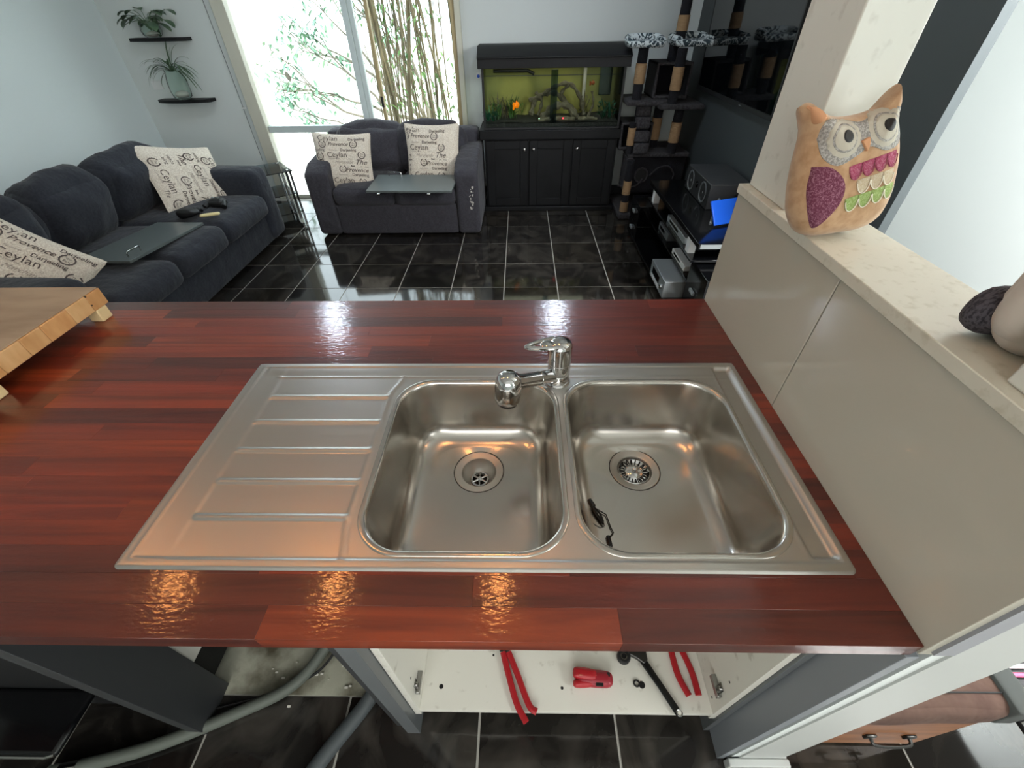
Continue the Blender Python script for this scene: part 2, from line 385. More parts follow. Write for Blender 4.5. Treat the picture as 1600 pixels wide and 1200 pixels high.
# ================================================================= SINK
sx0, sx1, sy0, sy1 = -.6557, .5226, .3015, .8249
sink = thing('double_sink', 'wide stainless steel double bowl sink with ribbed drainer set in the worktop', 'sink', (0, .56, ZC))
bowls = [(-.277, .0765, .334, .7535, (-.1, .622)), (.1035, .4555, .334, .7535, (.273, .629))]
RY = (.395, .470, .546, .6245, .7015)
def lineh(d, wd, h): return h*math.exp(-(d/wd)**2)
def zh(x, y):
    e = min(x-sx0, sx1-x, y-sy0, sy1-y)
    z = .0005+.0032*sstep(0, .005, e)
    # inner recessed deck
    ex = min(x-(sx0+.020), (sx1-.014)-x, y-(sy0+.0165), (sy1-.0145)-y)
    ins = sstep(-.002, .003, ex)
    z += lineh(ex, .0022, .0012)
    z -= .0022*ins
    # back ramp: slopes from back rim down to y=.772
    if x > -.62 and ex > 0: z -= -.0012*sstep(.772, .80, y)
    if ex > 0:
        if x > -.59 and x < .50: z += lineh(y-.772, .0022, .0011)
    # drainer
    if x < -.29 and ex > 0:
        z += .0012*(1-sstep(-.58, -.571, x)) + .0012*(1-sstep(-.64, -.60, x))
        if -.575 < x and .32 < y < .772:
            for ry in RY:
                k = sstep(-.577, -.571, x)*(1-sstep(-.306, -.300, x))
                d = abs(y-ry); z += .0032*k*(1-sstep(.0025, .0075, d))
    # divider curve
    xc = -.301+.020*sstep(.70, .775, y)+.012*(1-sstep(.315, .39, y))
    if .318 < y < .775: z += lineh(x-xc, .0035, .0022)
    # right channel
    if ex > 0:
        k = sstep(.463, .470, x)*(1-sstep(.502, .509, x))*sstep(.325, .334, y)*(1-sstep(.800, .808, y))
        z -= .009*k
        z += lineh(x-.4605, .0025, .0010)*sstep(.33, .34, y)*(1-sstep(.76, .77, y))
    return z
def inside(x, y):
    for (a, c, d, e2, _) in bowls:
        if a-.004 < x < c+.004 and d-.004 < y < e2+.004:
            R_ = .078; cx = min(max(x, a+R_), c-R_); cy_ = min(max(y, d+R_), e2-R_)
            if math.hypot(x-cx, y-cy_) < R_+.0035: return True
    return False
NX, NY = 330, 230; vs = []; fs = []; crn = .012
for j in range(NY+1):
    for i in range(NX+1):
        x = sx0+(sx1-sx0)*i/NX; y = sy0+(sy1-sy0)*j/NY; z = zh(x, y)
        # round outer corners
        cx = min(max(x, sx0+crn), sx1-crn); cy_ = min(max(y, sy0+crn), sy1-crn); d = math.hypot(x-cx, y-cy_)
        if d > crn: x = cx+(x-cx)*crn/d; y = cy_+(y-cy_)*crn/d; z = .0005
        vs.append((x, y, ZC+z))
used = {}
def uid(k, out):
    if k not in used: used[k] = len(out); out.append(vs[k])
    return used[k]
ov = []
for j in range(NY):
    for i in range(NX):
        x = sx0+(sx1-sx0)*(i+.5)/NX; y = sy0+(sy1-sy0)*(j+.5)/NY
        if inside(x, y): continue
        k = j*(NX+1)+i; fs.append(tuple(uid(q, ov) for q in (k, k+1, k+NX+2, k+NX+1)))
bd = B(); bd.v = ov; bd.f = fs
obj('deck', bd, 'steel', sink, ang=80, label='brushed steel deck with ribbed drainer and raised rim')
def rrect(cx, cy_, hx, hy, r, na=14, ns=10):
    pts = []
    r = min(r, hx-.001, hy-.001)
    cs = [(hx-r, hy-r, 0), (-hx+r, hy-r, 90), (-hx+r, -hy+r, 180), (hx-r, -hy+r, 270)]
    for q, (ax, ay, a0) in enumerate(cs):
        for k in range(na+1):
            th = math.radians(a0+90*k/na); pts.append((cx+ax+r*math.cos(th), cy_+ay+r*math.sin(th)))
        nx_ = cs[(q+1) % 4]; th = math.radians(a0+90)
        p0 = pts[-1]; th2 = math.radians(nx_[2]); p1 = (cx+nx_[0]+r*math.cos(th2), cy_+nx_[1]+r*math.sin(th2))
        for k in range(1, ns): pts.append((p0[0]+(p1[0]-p0[0])*k/ns, p0[1]+(p1[1]-p0[1])*k/ns))
    return pts
DEP = .168
for bi, (a, c, d, e2, dc) in enumerate(bowls):
    cx, cy_, hx, hy = (a+c)/2, (d+e2)/2, (c-a)/2, (e2-d)/2
    prof = [(-.009, .0012), (-.0085, .0028), (-.006, .0033), (-.002, .0032), (.001, .0020), (.0028, -.002), (.004, -.008), (.008, -.04), (.013, -.08), (.018, -.115)]
    f0, fr = .018, .045
    for k in range(1, 11):
        th = math.radians(90*k/10*.97); prof.append((f0+fr*(1-math.cos(th)), -.115-(DEP-.006-.115)*math.sin(th)))
    b = B(); rings = []
    for ins_, z in prof:
        rings.append([(x, y, ZC+z) for x, y in rrect(cx, cy_, hx-ins_, hy-ins_, .08-ins_*.35+max(0, ins_-.03)*.2)])
    last = rings[-1]; n = len(last)
    for k in range(1, 11):
        t = k/10; tt = t
        ring = []
        for (x, y, z) in last:
            th = math.atan2(y-dc[1], x-dc[0]); qx, qy = dc[0]+.0575*math.cos(th), dc[1]+.0575*math.sin(th)
            ring.append((x+(qx-x)*tt, y+(qy-y)*tt, z+(-.006)*tt))
        rings.append(ring)
    v = [p for r_ in rings for p in r_]
    f = [(i*n+k, (i+1)*n+k, (i+1)*n+(k+1) % n, i*n+(k+1) % n) for i in range(len(rings)-1) for k in range(n)]
    b.add(v, f)
    bo = obj('bowl', b, 'bowl', sink, ang=75)
    zf = ZC-DEP
    b = B().lathe([(.0585, -.002), (.0585, .0004), (.0572, .0010), (.0565, .0006), (.052, -.0008), (.044, -.0012), (.041, -.003), (.0395, -.010), (.036, -.017 if bi == 0 else -.012), (.026, -.030 if bi == 0 else -.016), (.0225, -.033 if bi == 0 else -.018), (.0225, -.045)], (dc[0], dc[1], zf), 48, cap=False)
    obj('drain_flange', b, 'steel', bo)
    obj('flange_seam', B().lathe([(.0584, .0002), (.0592, .0011), (.0604, .0008), (.0608, -.001)], (dc[0], dc[1], zf), 48, cap=False), 'dark', bo)
    if bi == 0:
        b = B(); zz = zf-.031
        b.lathe([(.0215, -.002), (.0215, .001), (.0175, .001), (.0175, -.002)], (dc[0], dc[1], zz), 32, cap=False)
        b.lathe([(0, .003), (.006, .002), (.007, -.002), (.002, -.003)], (dc[0], dc[1], zz), 16)
        for k in range(6):
            th = math.radians(60*k+30); b.tube([(dc[0]+.005*math.cos(th), dc[1]+.005*math.sin(th), zz), (dc[0]+.019*math.cos(th), dc[1]+.019*math.sin(th), zz)], .0025, 6)
        obj('waste_grate', b, 'chrome', bo)
        obj('waste_hole', B().lathe([(.0222, 0), (0, 0.0001)], (dc[0], dc[1], zz-.010), 24), 'dark', bo)
    else:
        b = B(); zz = zf-.008
        b.lathe([(.036, -.004), (.0385, .0), (.036, .002), (.034, -.001), (.026, -.006), (.021, -.001), (.016, .003), (.006, .004), (.005, .010), (.0065, .0125), (.004, .0145), (0, .015)], (dc[0], dc[1], zz), 40)
        bs = obj('basket_strainer', b, 'chrome', bo)
        for k in range(20):
            th = 2*math.pi*k/20; c0, s0 = math.cos(th), math.sin(th)
            obj('slot', B().tube([(dc[0]+.0225*c0, dc[1]+.0225*s0, zz-.0005), (dc[0]+.033*c0, dc[1]+.033*s0, zz+.001)], .0013, 6), 'dark', bs)

# ---------------------------------------------------------------- mixer tap
tx, ty = .088, .757; z0 = ZC+.002
tap = thing('mixer_tap', 'chrome single-lever mixer tap with pull-out spray head between the bowls', 'tap', (tx, ty, z0))
obj('base_ring', B().lathe([(.029, 0), (.029, .003), (.0265, .006)], (tx, ty, z0), 40), 'chrome', tap)
obj('body', B().lathe([(.0255, .005), (.0255, .027), (.0248, .028), (.0255, .029), (.0255, .058), (.0247, .059), (.026, .060)], (tx, ty, z0), 40), 'chrome', tap)
# lever: dome + looped handle
top = Vector((tx, ty, z0+.09))
b = B().lathe([(.0262, -.029), (.0266, -.01), (.0272, .012), (.0268, .017), (.022, .024), (.012, .029), (0, .030)], top, 40)
lev = obj('lever', b, 'chrome', tap)
hp = []; hd = Vector((-1, -.18, .06)).normalized(); side = Vector((-hd.y, hd.x, 0)).normalized()
b = B()
for sgn in (1, -1):
    pts = []
    for k in range(13):
        t = k/12; L = .010+.066*t; wd = .019*(1-t)**.55 if t < 1 else 0
        pts.append(top+hd*L+side*sgn*max(wd, 0)+Vector((0, 0, .021-.006*t)))
    b.tube(pts, [.0052]*13, 10)
b.ell(top+hd*.030+Vector((0, 0, .018)), (.016, .017, .007), 8)
b.ell(top+hd*.075+Vector((0, 0, .015)), (.007, .006, .005), 8)
obj('loop_handle', b, 'chrome', lev)
hx_, hy_ = -.022, .672
p0 = Vector((tx, ty, z0+.018)); p1 = Vector((hx_, hy_, z0+.068))
dv = (p1-p0)
b = B().tube([p0+dv*.1, p0+dv*.42], [.0165, .0155], 24)
obj('spout', b, 'chrome', tap)
obj('spout_ring', B().tube([p0+dv*.42, p0+dv*.43], [.0165, .0165], 24), 'chromed', tap)
obj('spout_arm', B().tube([p0+dv*.43, p0+dv*.75, p0+dv*.95], [.0155, .0165, .019], 24), 'chrome', tap)
ax = Vector((-.06, -.12, -1)).normalized(); hc = Vector((hx_-.002, hy_-.004, z0+.098))
b = B().lathe([(0, -.002), (.013, -.001), (.022, .005), (.0265, .015), (.0285, .032), (.0285, .058), (.0265, .067), (.023, .071), (0, .071)], hc, 32, axis=ax)
hd_ = obj('spray_head', b, 'chrome', tap)
obj('nozzle', B().lathe([(.0225, .071), (.022, .076), (0, .0762)], hc, 32, axis=ax), 'tool', hd_)

# ---------------------------------------------------------------- headphone-like cable in right bowl
zb = ZC-DEP+.006
cab = thing('usb_cable', 'small black coiled usb cable lying in the right bowl', 'cable', (.17, .49, zb))
obj('plug', B().soft(-.005, .005, -.011, .011, -.0035, .0035, .003, 0, 6, RM(z=25)), 'black', cab, local=True).location = (-.013, .040, .003)
obj('coil', B().tube([(-.013, .035, .003), (-.005, .012, .004), (.003, -.004, .004), (.006, -.012, .004), (-.001, -.002, .006), (-.010, .018, .006), (-.012, .030, .006), (-.004, .020, .008), (.002, .008, .008), (.005, -.008, .007)], .0024, 8), 'black_m', cab, local=True)
obj('lead', B().tube([(-.008, .028, .003), (.006, .018, .003), (.015, .012, .002), (.017, 0, .002), (.020, -.018, .002), (.024, -.030, .002), (.014, -.040, .002)], .0013, 8), 'black', cab, local=True)
obj('lead', B().tube([(-.010, .02, .002), (-.024, .026, .0015), (-.028, .018, .0015), (-.02, -.005, .0015), (-.012, -.012, .0015), (-.002, -.018, .0015), (.008, -.014, .0015), (.006, -.004, .0015)], .0006, 6), 'black', cab, local=True)
obj('plug', B().soft(-.0045, .0045, -.013, .013, -.0035, .0035, .003, 0, 6, RM(z=5)), 'black', cab, local=True).location = (.012, -.050, .003)

# ================================================================= CHOPPING BOARD
cb = thing('chopping_board', 'thick end-grain wooden chopping board on small feet, left end of worktop', 'chopping board', (-1.6, .8, ZC+.02))
zb0, zb1 = ZC+.038, ZC+.088
bx1, by0, by1 = -1.203, .42, 1.07
obj('top_face', B().box(-1.75, bx1-.003, by0, by1-.003, zb1-.003, zb1), 'board_top', cb, bevel=.002)
k = by0; i = 0
while k < by1-.01:
    w_ = random.uniform(.055, .085); k2 = min(by1, k+w_)
    if by1-k2 < .03: k2 = by1
    obj('block', B().box(-1.75, bx1+(.0003 if i % 2 else 0), k, k2-.0003, zb0, zb1-.0032), 'board_side', cb, bevel=.0015, seg=1); k = k2; i += 1
for y in (by1-.03, .70, .45):
    obj('foot', B().box(bx1-.04, bx1-.002, y-.018, y+.018, ZC+.0005, zb0), 'board_foot', cb, bevel=.003)
for z in (zb0+.018, zb0+.045): obj('nail_hole', B().cyl((bx1-.004, by1-.05, z), (bx1+.0004, by1-.05, z), .0022, n=10), 'dark', cb)
# ================================================================= UNDER THE WORKTOP
sc = thing('sink_cabinet', 'open white sink cabinet with grey side panels under the worktop, doors removed', 'cabinet', (.12, .5, 0))
obj('side_panel', B().box(-.291, -.274, .268, .84, .12, .879), 'melamine', sc, bevel=.0008)
obj('side_panel', B().box(.511, .528, .268, .84, .12, .879), 'melamine', sc, bevel=.0008)
obj('base_panel', B().box(-.274, .511, .268, .84, .148, .165), 'melamine', sc, bevel=.0008)
obj('back_panel', B().box(-.274, .511, .838, .848, .165, .879), 'melamine', sc)
obj('end_panel', B().box(-.330, -.2925, .245, .84, 0, .879), 'grey_lam', sc, bevel=.001, label='grey laminate end panel')
obj('end_panel', B().box(-.365, -.3315, .262, .84, 0, .879), 'grey_dark', sc, bevel=.001, label='dark grey laminate end panel')
obj('filler_panel', B().box(.529, .5455, .262, .84, 0, .879), 'grey_lam', sc, bevel=.001, label='dark grey filler panel')
obj('filler_panel', B().box(.547, .5655, .2005, .84, 0, .879), 'grey_fill', sc, bevel=.001, label='grey filler panel beside the white post')
obj('front_rail', B().box(-.274, .511, .268, .286, .80, .879), 'melamine', sc)
for x, s in ((-.2735, 1), (.5105, -1)):
    h = B()
    h.box(min(x, x+s*.002), max(x, x+s*.002), .292, .312, .225, .285)
    h.cyl((x, .302, .24), (x+s*.006, .302, .24), .006, n=12); h.cyl((x, .302, .27), (x+s*.006, .302, .27), .006, n=12)
    h.box(min(x, x+s*.012), max(x, x+s*.012), .285, .335, .247, .263)
    obj('hinge_plate', h, 'chromed', sc, bevel=.001)
for (y, z) in ((.35, .42), (.35, .452), (.42, .42), (.42, .452), (.30, .19), (.30, .335)):
    for x in (-.2737, .5107): obj('shelf_hole', B().cyl((x-.0004, y, z), (x+.0004, y, z), .003, n=10), 'dark', sc)
for (x, y, r) in ((-.222, .322, .006), (.336, .332, .009), (.114, .322, .004), (-.08, .40, .003), (.09, .42, .003)):
    obj('base_hole', B().cyl((x, y, .1645), (x, y, .1654), r, n=16), 'dark', sc)
zt = .1655
# slip-joint pliers, long red handles
def curve(pts, n=24):
    # Catmull-Rom
    P = [Vector(p) for p in pts]; P = [P[0]*2-P[1]]+P+[P[-1]*2-P[-2]]; out = []
    for i in range(1, len(P)-2):
        for k in range(n):
            t = k/n; a, b_, c_, d_ = P[i-1:i+3]
            out.append(.5*((2*b_)+(c_-a)*t+(2*a-5*b_+4*c_-d_)*t*t+(3*b_-a-3*c_+d_)*t**3))
    out.append(P[-2]); return out
def flat_tube(b, pts, w_, h_):
    # tube flattened in z
    k = len(b.v); b.tube(pts, w_, 12)
    zc = sum(p[2] for p in pts)/len(pts)
    for i in range(k, len(b.v)):
        x, y, z = b.v[i]; j = (i-k)//12; c = pts[min(j, len(pts)-1)][2]; b.v[i] = (x, y, c+(z-c)*h_/w_)
pz = zt+.010
wp = thing('water_pump_pliers', 'long slip-joint pliers with slim red handles hanging over the cabinet edge', 'pliers', (0, .34, zt))
b = B(); flat_tube(b, curve([(-.052, .405, pz), (-.035, .35, pz), (-.012, .285, pz), (.014, .243, pz+.001)], 8), .0085, .006); obj('handle', b, 'red', wp)
b = B(); flat_tube(b, curve([(-.036, .405, pz), (-.012, .355, pz), (.012, .30, pz), (.026, .275, pz), (.042, .266, pz)], 8), .0085, .006); obj('handle', b, 'red', wp)
b = B(); flat_tube(b, curve([(-.075, .50, pz), (-.068, .45, pz), (-.054, .408, pz)], 8), .008, .005); flat_tube(b, curve([(-.09, .52, pz), (-.06, .47, pz), (-.038, .408, pz)], 8), .009, .005); b.cyl((-.068, .455, pz-.008), (-.068, .455, pz+.009), .008); obj('jaw', b, 'tool', wp)
# red tube cutter
tc = thing('pipe_cutter', 'small chunky red plastic pipe cutter in the middle of the cabinet base', 'pipe cutter', (.2, .342, zt), (0, 0, math.radians(-3)))
b = B(); b.soft(-.045, .052, -.018, .018, 0, .028, .010, .003, 8); obj('shell', b, 'red_d', tc, local=True)
obj('ridge', B().soft(-.054, .008, -.006, .020, .010, .034, .007, .002, 8, RM(z=-4)), 'red', tc, local=True)
obj('ridge', B().soft(-.054, .0, -.022, -.004, .006, .026, .006, .002, 8, RM(z=6)), 'red', tc, local=True)
obj('slot', B().box(.006, .026, -.0195, -.012, .008, .0285), 'dark', tc, local=True)
obj('slot', B().box(.038, .046, .004, .014, .020, .0285), 'dark', tc, local=True)
obj('seam', B().tube([(-.04, .001, .0345), (-.01, .002, .0335), (.008, .004, .030)], .0012, 6), 'felt_o', tc, local=True)
# adjustable wrench
aw = thing('adjustable_wrench', 'adjustable wrench with black coated handle and dark steel head', 'wrench', (.36, .34, zt))
pts = [(.340, .405), (.352, .398), (.362, .386), (.400, .318), (.428, .268), (.424, .258), (.414, .258), (.408, .266), (.376, .326), (.338, .388)]
b = B(); b.prism(pts[::-1], 'z', zt+.002, zt+.014); obj('handle', b, 'black', aw, bevel=.004)
b = B(); b.prism([(.318, .44), (.345, .45), (.362, .425), (.362, .388), (.350, .378), (.332, .392), (.306, .404), (.300, .418), (.312, .424)][::-1], 'z', zt, zt+.016); obj('head', b, 'tool', aw, bevel=.003)
b = B(); b.prism([(.298, .452), (.318, .452), (.325, .436), (.312, .420), (.296, .430)][::-1], 'z', zt+.001, zt+.014); obj('moving_jaw', b, 'tool', aw, bevel=.003)
obj('worm_screw', B().cyl((.330, .422, zt+.017), (.345, .418, zt+.017), .005, n=12), 'chromed', aw)
obj('hang_eye', B().lathe([(.0055, .0142), (.0075, .0152), (.0085, .0142)], (.4185, .2675, zt), 20, cap=False), 'chromed', aw)
obj('hang_hole', B().lathe([(.0052, 0), (0, .0001)], (.4185, .2675, zt+.0145), 16), 'melamine', aw)
# black socket/cap
cp = thing('black_pipe_cap', 'round black threaded cap left of the wrench head', 'cap', (.296, .397, zt))
obj('cap', B().lathe([(.018, 0), (.019, .002), (.019, .016), (.016, .020), (.011, .020), (.009, .012), (0, .012)], (0, 0, 0), 28), 'black_m', cp, local=True)
obj('inner_ring', B().lathe([(.006, .012), (.007, .016), (.009, .016)], (0, 0, 0), 20, cap=False), 'chromed', cp, local=True)
wa = tag(obj('rubber_washer', B().lathe([(.005, .0), (.006, .004), (.0085, .004), (.0095, 0)], (.322, .335, zt), 20, cap=False), 'black_m'), 'tiny black rubber washer on cabinet base between pipe cutter and wrench', 'washer')
# bent red pliers (right)
rp = thing('red_pliers', 'pliers with two curved red handles spread apart at right of cabinet', 'pliers', (.46, .36, zt))
b = B(); flat_tube(b, curve([(.438, .45, pz), (.436, .40, pz), (.440, .35, pz), (.456, .306, pz)], 8), .0088, .006); obj('handle', b, 'red', rp)
b = B(); flat_tube(b, curve([(.452, .45, pz), (.468, .41, pz), (.480, .36, pz), (.482, .307, pz)], 8), .0088, .006); obj('handle', b, 'red', rp)
b = B(); flat_tube(b, curve([(.438, .45, pz), (.446, .475, pz), (.450, .52, pz)], 6), .008, .005); flat_tube(b, curve([(.452, .45, pz), (.444, .475, pz), (.440, .52, pz)], 6), .008, .005); b.cyl((.445, .472, pz-.007), (.445, .472, pz+.008), .009); obj('jaw', b, 'tool', rp)
# left cabinet
lc = thing('cabinet_carcass', 'grey and white cabinet side left of the open gap', 'cabinet', (-1.0, .5, 0))
obj('end_panel', B().box(-.955, -.918, .235, .36, 0, .879), 'grey_dark', lc, bevel=.001)  # same grey laminate, its shade put into the darker colour
obj('side_panel', B().box(-.955, -.935, .361, .455, .19, .879), 'melamine', lc, bevel=.001)
obj('back_board', B().box(-.97, -.33, .86, .875, 0, .879), 'bare', lc) if 0 else obj('back_board', B().box(-1.9, -.366, .86, .875, 0, .879), 'black_m', lc)
ft = tag(obj('plastic_stand', B().lathe([(.03, 0), (.03, .01), (.018, .02), (.018, .12), (.024, .14)], (-.86, .50, 0), 20), 'black_m'), 'round black plastic cabinet foot standing on the bare slab', 'foot')
dw = thing('dishwasher', 'black dishwasher with its door lying open at lower left', 'dishwasher', (-1.4, .5, 0))
obj('body', B().box(-1.78, -.962, .30, .84, .02, .86), 'black_m', dw, bevel=.004)
d_ = B(); rr_ = []
obj('open_door', B().box(-1.80, -1.168, .158, .30, .175, .197), 'black', dw, bevel=.010, seg=3)
obj('door_trim', B().tube([(-1.80, .157, .19), (-1.19, .157, .19), (-1.172, .163, .19)], .005, 8), 'chromed', dw)
hs = tag(obj('drain_hose', B().tube(curve([(-1.30, .145, .02), (-1.227, .158, .02), (-1.044, .205, .02), (-.844, .283, .02), (-.70, .352, .03), (-.62, .45, .06), (-.53, .56, .16), (-.47, .68, .32)], 10), .017, 14), 'hose'), 'grey corrugated drain hose curving over the floor from under the worktop', 'hose')
obj('hose_cuff', B().tube([(-1.27, .150, .02), (-1.225, .1585, .02)], .0185, 14), 'chromed', hs)
tag(obj('waste_pipe', B().tube(curve([(-.70, -.08, .022), (-.62, .06, .022), (-.555, .18, .022), (-.47, .30, .022), (-.43, .36, .05), (-.41, .42, .1)], 10), .022, 14), 'hose_d'), 'thicker dark grey pipe on the floor beside the sink cabinet', 'pipe')
tag(obj('power_lead', B().tube(curve([(-.52, .60, .25), (-.56, .50, .10), (-.63, .40, .02), (-.75, .34, .012), (-.90, .30, .008), (-.99, .28, .008)], 10), .004, 8), 'black_m'), 'thin black cord running beside the grey drain hose', 'cord')
rub = B(); random.seed(3)
for k in range(12):
    x, y = random.uniform(-.80, -.48), random.uniform(.30, .42); s = random.uniform(.002, .006)
    rub.soft(x-s, x+s, y-s*.6, y+s*.6, 0, s*.8, s*.3, 0, 2)
rb = tag(obj('plaster_crumbs', rub, 'melamine'), 'pale plaster crumbs scattered at the edge of the bare slab', 'rubble'); rb['kind'] = 'stuff'
# storage chest at lower right
ch = thing('storage_chest', 'low wooden chest with brown suede padded top beyond the white post', 'chest', (.92, .45, 0))
obj('front_board', B().box(.72, 1.09, .235, .26, .02, .335), 'chestwood', ch, bevel=.004)
obj('body', B().box(.725, 1.085, .26, .62, .01, .335), 'chestwood', ch, bevel=.004)
obj('padded_top', B().soft(.715, 1.10, .226, .64, .332, .435, .022, .010, 20, nz=.010), 'suede', ch, label='brown suede padded top')
obj('seam', B().tube([(.73, .262, .438), (.92, .26, .444), (1.085, .262, .438)], .0018, 6), 'dark', ch)
h = B(); h.tube(curve([(.915, .232, .135), (.92, .216, .13), (.965, .213, .126), (1.01, .216, .13), (1.015, .232, .135)], 6), .0045, 8); h.soft(.900, .928, .228, .236, .122, .148, .004, 0, 4); h.soft(1.002, 1.03, .228, .236, .122, .148, .004, 0, 4)
obj('handle', h, 'tool', ch)
tag(obj('fabric_strap', B().soft(1.055, 1.105, .221, .36, .36, .447, .006, .0, 8, nz=.003), 'strap'), 'grey fabric strip folded over the end of the suede chest top', 'cloth')
tag(obj('aqua_marker', B().tube([(.905, .33, .456), (.915, .305, .458), (.92, .285, .456)], [.008, .011, .006], 12), 'aqua'), 'pale aqua plastic marker lying on the suede chest', 'marker')
rk = thing('craft_trolley', 'open black trolley shelf packed with craft bits at right edge', 'trolley', (1.3, .35, 0))
obj('shelf', B().box(1.11, 1.55, .20, .62, .36, .372), 'black_m', rk, bevel=.002)
for x in (1.115, 1.53):
    for y in (.60,): obj('leg', B().cyl((x, y, 0), (x, y, .43), .006, n=8), 'black_m', rk)
cr = [('white_plastic_ruler', 'white', 'white plastic ruler at the front of the craft trolley', (1.110, 1.510, 0.206, 0.222), .02),
 ('notebook', 'white', 'white notebook behind the ruler on craft trolley', (1.120, 1.510, 0.228, 0.246), .03),
 ('notebook', 'maroon', 'maroon covered notebook hanging lowest on craft trolley', (1.125, 1.360, 0.188, 0.199), -.06),
 ('felt_pen', 'cream', 'cream felt pen lying on the craft trolley', (1.140, 1.310, 0.272, 0.286), .025),
 ('felt_pen', 'pink', 'pink felt pen lying on the craft trolley', (1.110, 1.330, 0.306, 0.316), .03),
 ('felt_pen', 'white', 'white felt pen behind the pink one on the trolley', (1.090, 1.210, 0.324, 0.334), .032),
 ('plastic_tube', 'silver', 'clear grey plastic tube at the back of the craft trolley', (1.100, 1.360, 0.400, 0.440), .04),
 ('plastic_bag', 'aqua', 'crumpled teal plastic wrapper beside the clear tube', (1.045, 1.100, 0.355, 0.385), .03)]
for nm, mt, lb, (a, c, d, e2), hh in cr:
    bb = B()
    if 'pen' in nm or 'tube' in nm: bb.cyl((a, (d+e2)/2, .374+(e2-d)/2+hh*0), (c, (d+e2)/2, .374+(e2-d)/2), (e2-d)/2, n=12); bb.cyl((a-.004, (d+e2)/2, .374+(e2-d)/2), (a, (d+e2)/2, .374+(e2-d)/2), (e2-d)/2*.5, n=12)
    elif 'bag' in nm: bb.soft(a+.055, c+.055, d, e2, .374, .41, .012, .004, 8, nz=.02)
    elif hh < 0: bb.box(a, c, d, e2, .34, .40)
    else: bb.box(a, c, d, e2, .374, .374+hh)
    tag(obj(nm, bb, mt, bevel=.001 if ('pen' not in nm and 'bag' not in nm) else 0), lb, nm.split('_')[-1] if nm != 'plastic_bag' else 'wrapper')

# ================================================================= CUSHIONS WITH PRINTED SCRIPT
def cushmap(a, b_, w_, h_, t):
    u = w_/2*a*(1-.07*(1-b_*b_)); v = h_/2*b_*(1-.07*(1-a*a))
    th = t/2*(max(0, (1-abs(a)**3.2)*(1-abs(b_)**3.2)))**.55
    return u, v, th
def cushion_mesh(w_, h_, t, nz, seed, n=22):
    b = B()
    for s in (-1, 1):
        v = []
        for j in range(n+1):
            for i in range(n+1):
                a = math.sin((2*i/n-1)*math.pi/2); bb = math.sin((2*j/n-1)*math.pi/2); u, vv, th = cushmap(a, bb, w_, h_, t)
                d = noise.noise(Vector((u*8+seed, vv*8, s)))*nz*min(1, th/(.2*t+1e-6))
                v.append((u, s*(th+d), vv))
        f = [((j*(n+1)+i), (j*(n+1)+i+1), ((j+1)*(n+1)+i+1), ((j+1)*(n+1)+i)) for j in range(n) for i in range(n)]
        if s > 0: f = [q[::-1] for q in f]
        b.add(v, f)
    return b
tcache = {}
def text_mesh(s, size, shear=0, off=0):
    k = (s, size, shear, off)
    if k in tcache: return tcache[k]
    c = bpy.data.curves.new('t', 'FONT'); c.body = s; c.size = size; c.shear = shear; c.align_x = 'CENTER'; c.align_y = 'CENTER'; c.resolution_u = 2; c.offset = off
    o = bpy.data.objects.new('t', c); C.objects.link(o); bpy.context.view_layer.update()
    m = o.to_mesh(); r = ([tuple(v.co) for v in m.vertices], [tuple(p.vertices) for p in m.polygons]); o.to_mesh_clear()
    bpy.data.objects.remove(o); bpy.data.curves.remove(c); tcache[k] = r; return r
ITEMS = [  # (text, x, y, size, shear, ink, offset)
 ('Darjeeling', .26, .42, .14, 0, 0, .002), ('Favourite', -.30, .42, .075, .4, 1, 0), ('jeeling', -.78, .42, .14, 0, 0, 0),
 ('Ceylan', -.16, .245, .27, 0, 0, 0), ('Consommé', -.28, .12, .085, .3, 1, 0), ('O', .27, .11, .07, 0, 1, 0),
 ('The', .66, -.02, .26, .45, 0, .002), ('Marchande', .05, -.02, .15, .45, 1, 0), ('The', -.74, -.02, .24, .45, 0, .002),
 ('Best', .38, -.15, .08, 0, 0, .003), ('of', .64, -.17, .08, .3, 0, 0), ('Pekoe', -.58, -.16, .075, 0, 0, .002), ('Noir', .86, -.17, .07, 0, 0, 0),
 ('Provence', .50, -.30, .21, .35, 0, .002), ('vence', -.70, -.32, .14, 0, 0, 0),
 ('eling', -.66, -.47, .13, 0, 0, 0), ('Favourite', -.02, -.47, .085, .4, 1, 0), ('Darjeeling', .60, -.47, .14, 0, 0, .002),
 ('Ceylan', -.02, -.68, .27, 0, 0, 0), ('Consommé', -.20, -.83, .085, .3, 1, 0), ('The', .3, -.86, .15, .45, 0, 0),
 ('Provence', -.1, .63, .19, .35, 0, .002), ('Darjeeling', .55, .80, .14, 0, 0, .002), ('Ceylan', -.45, .83, .26, 0, 0, 0)]
RINGS = [(.72, .24), (-.80, .20), (.0, -.26), (-.62, -.74), (.66, -.72), (.45, .62), (-.66, .62)]
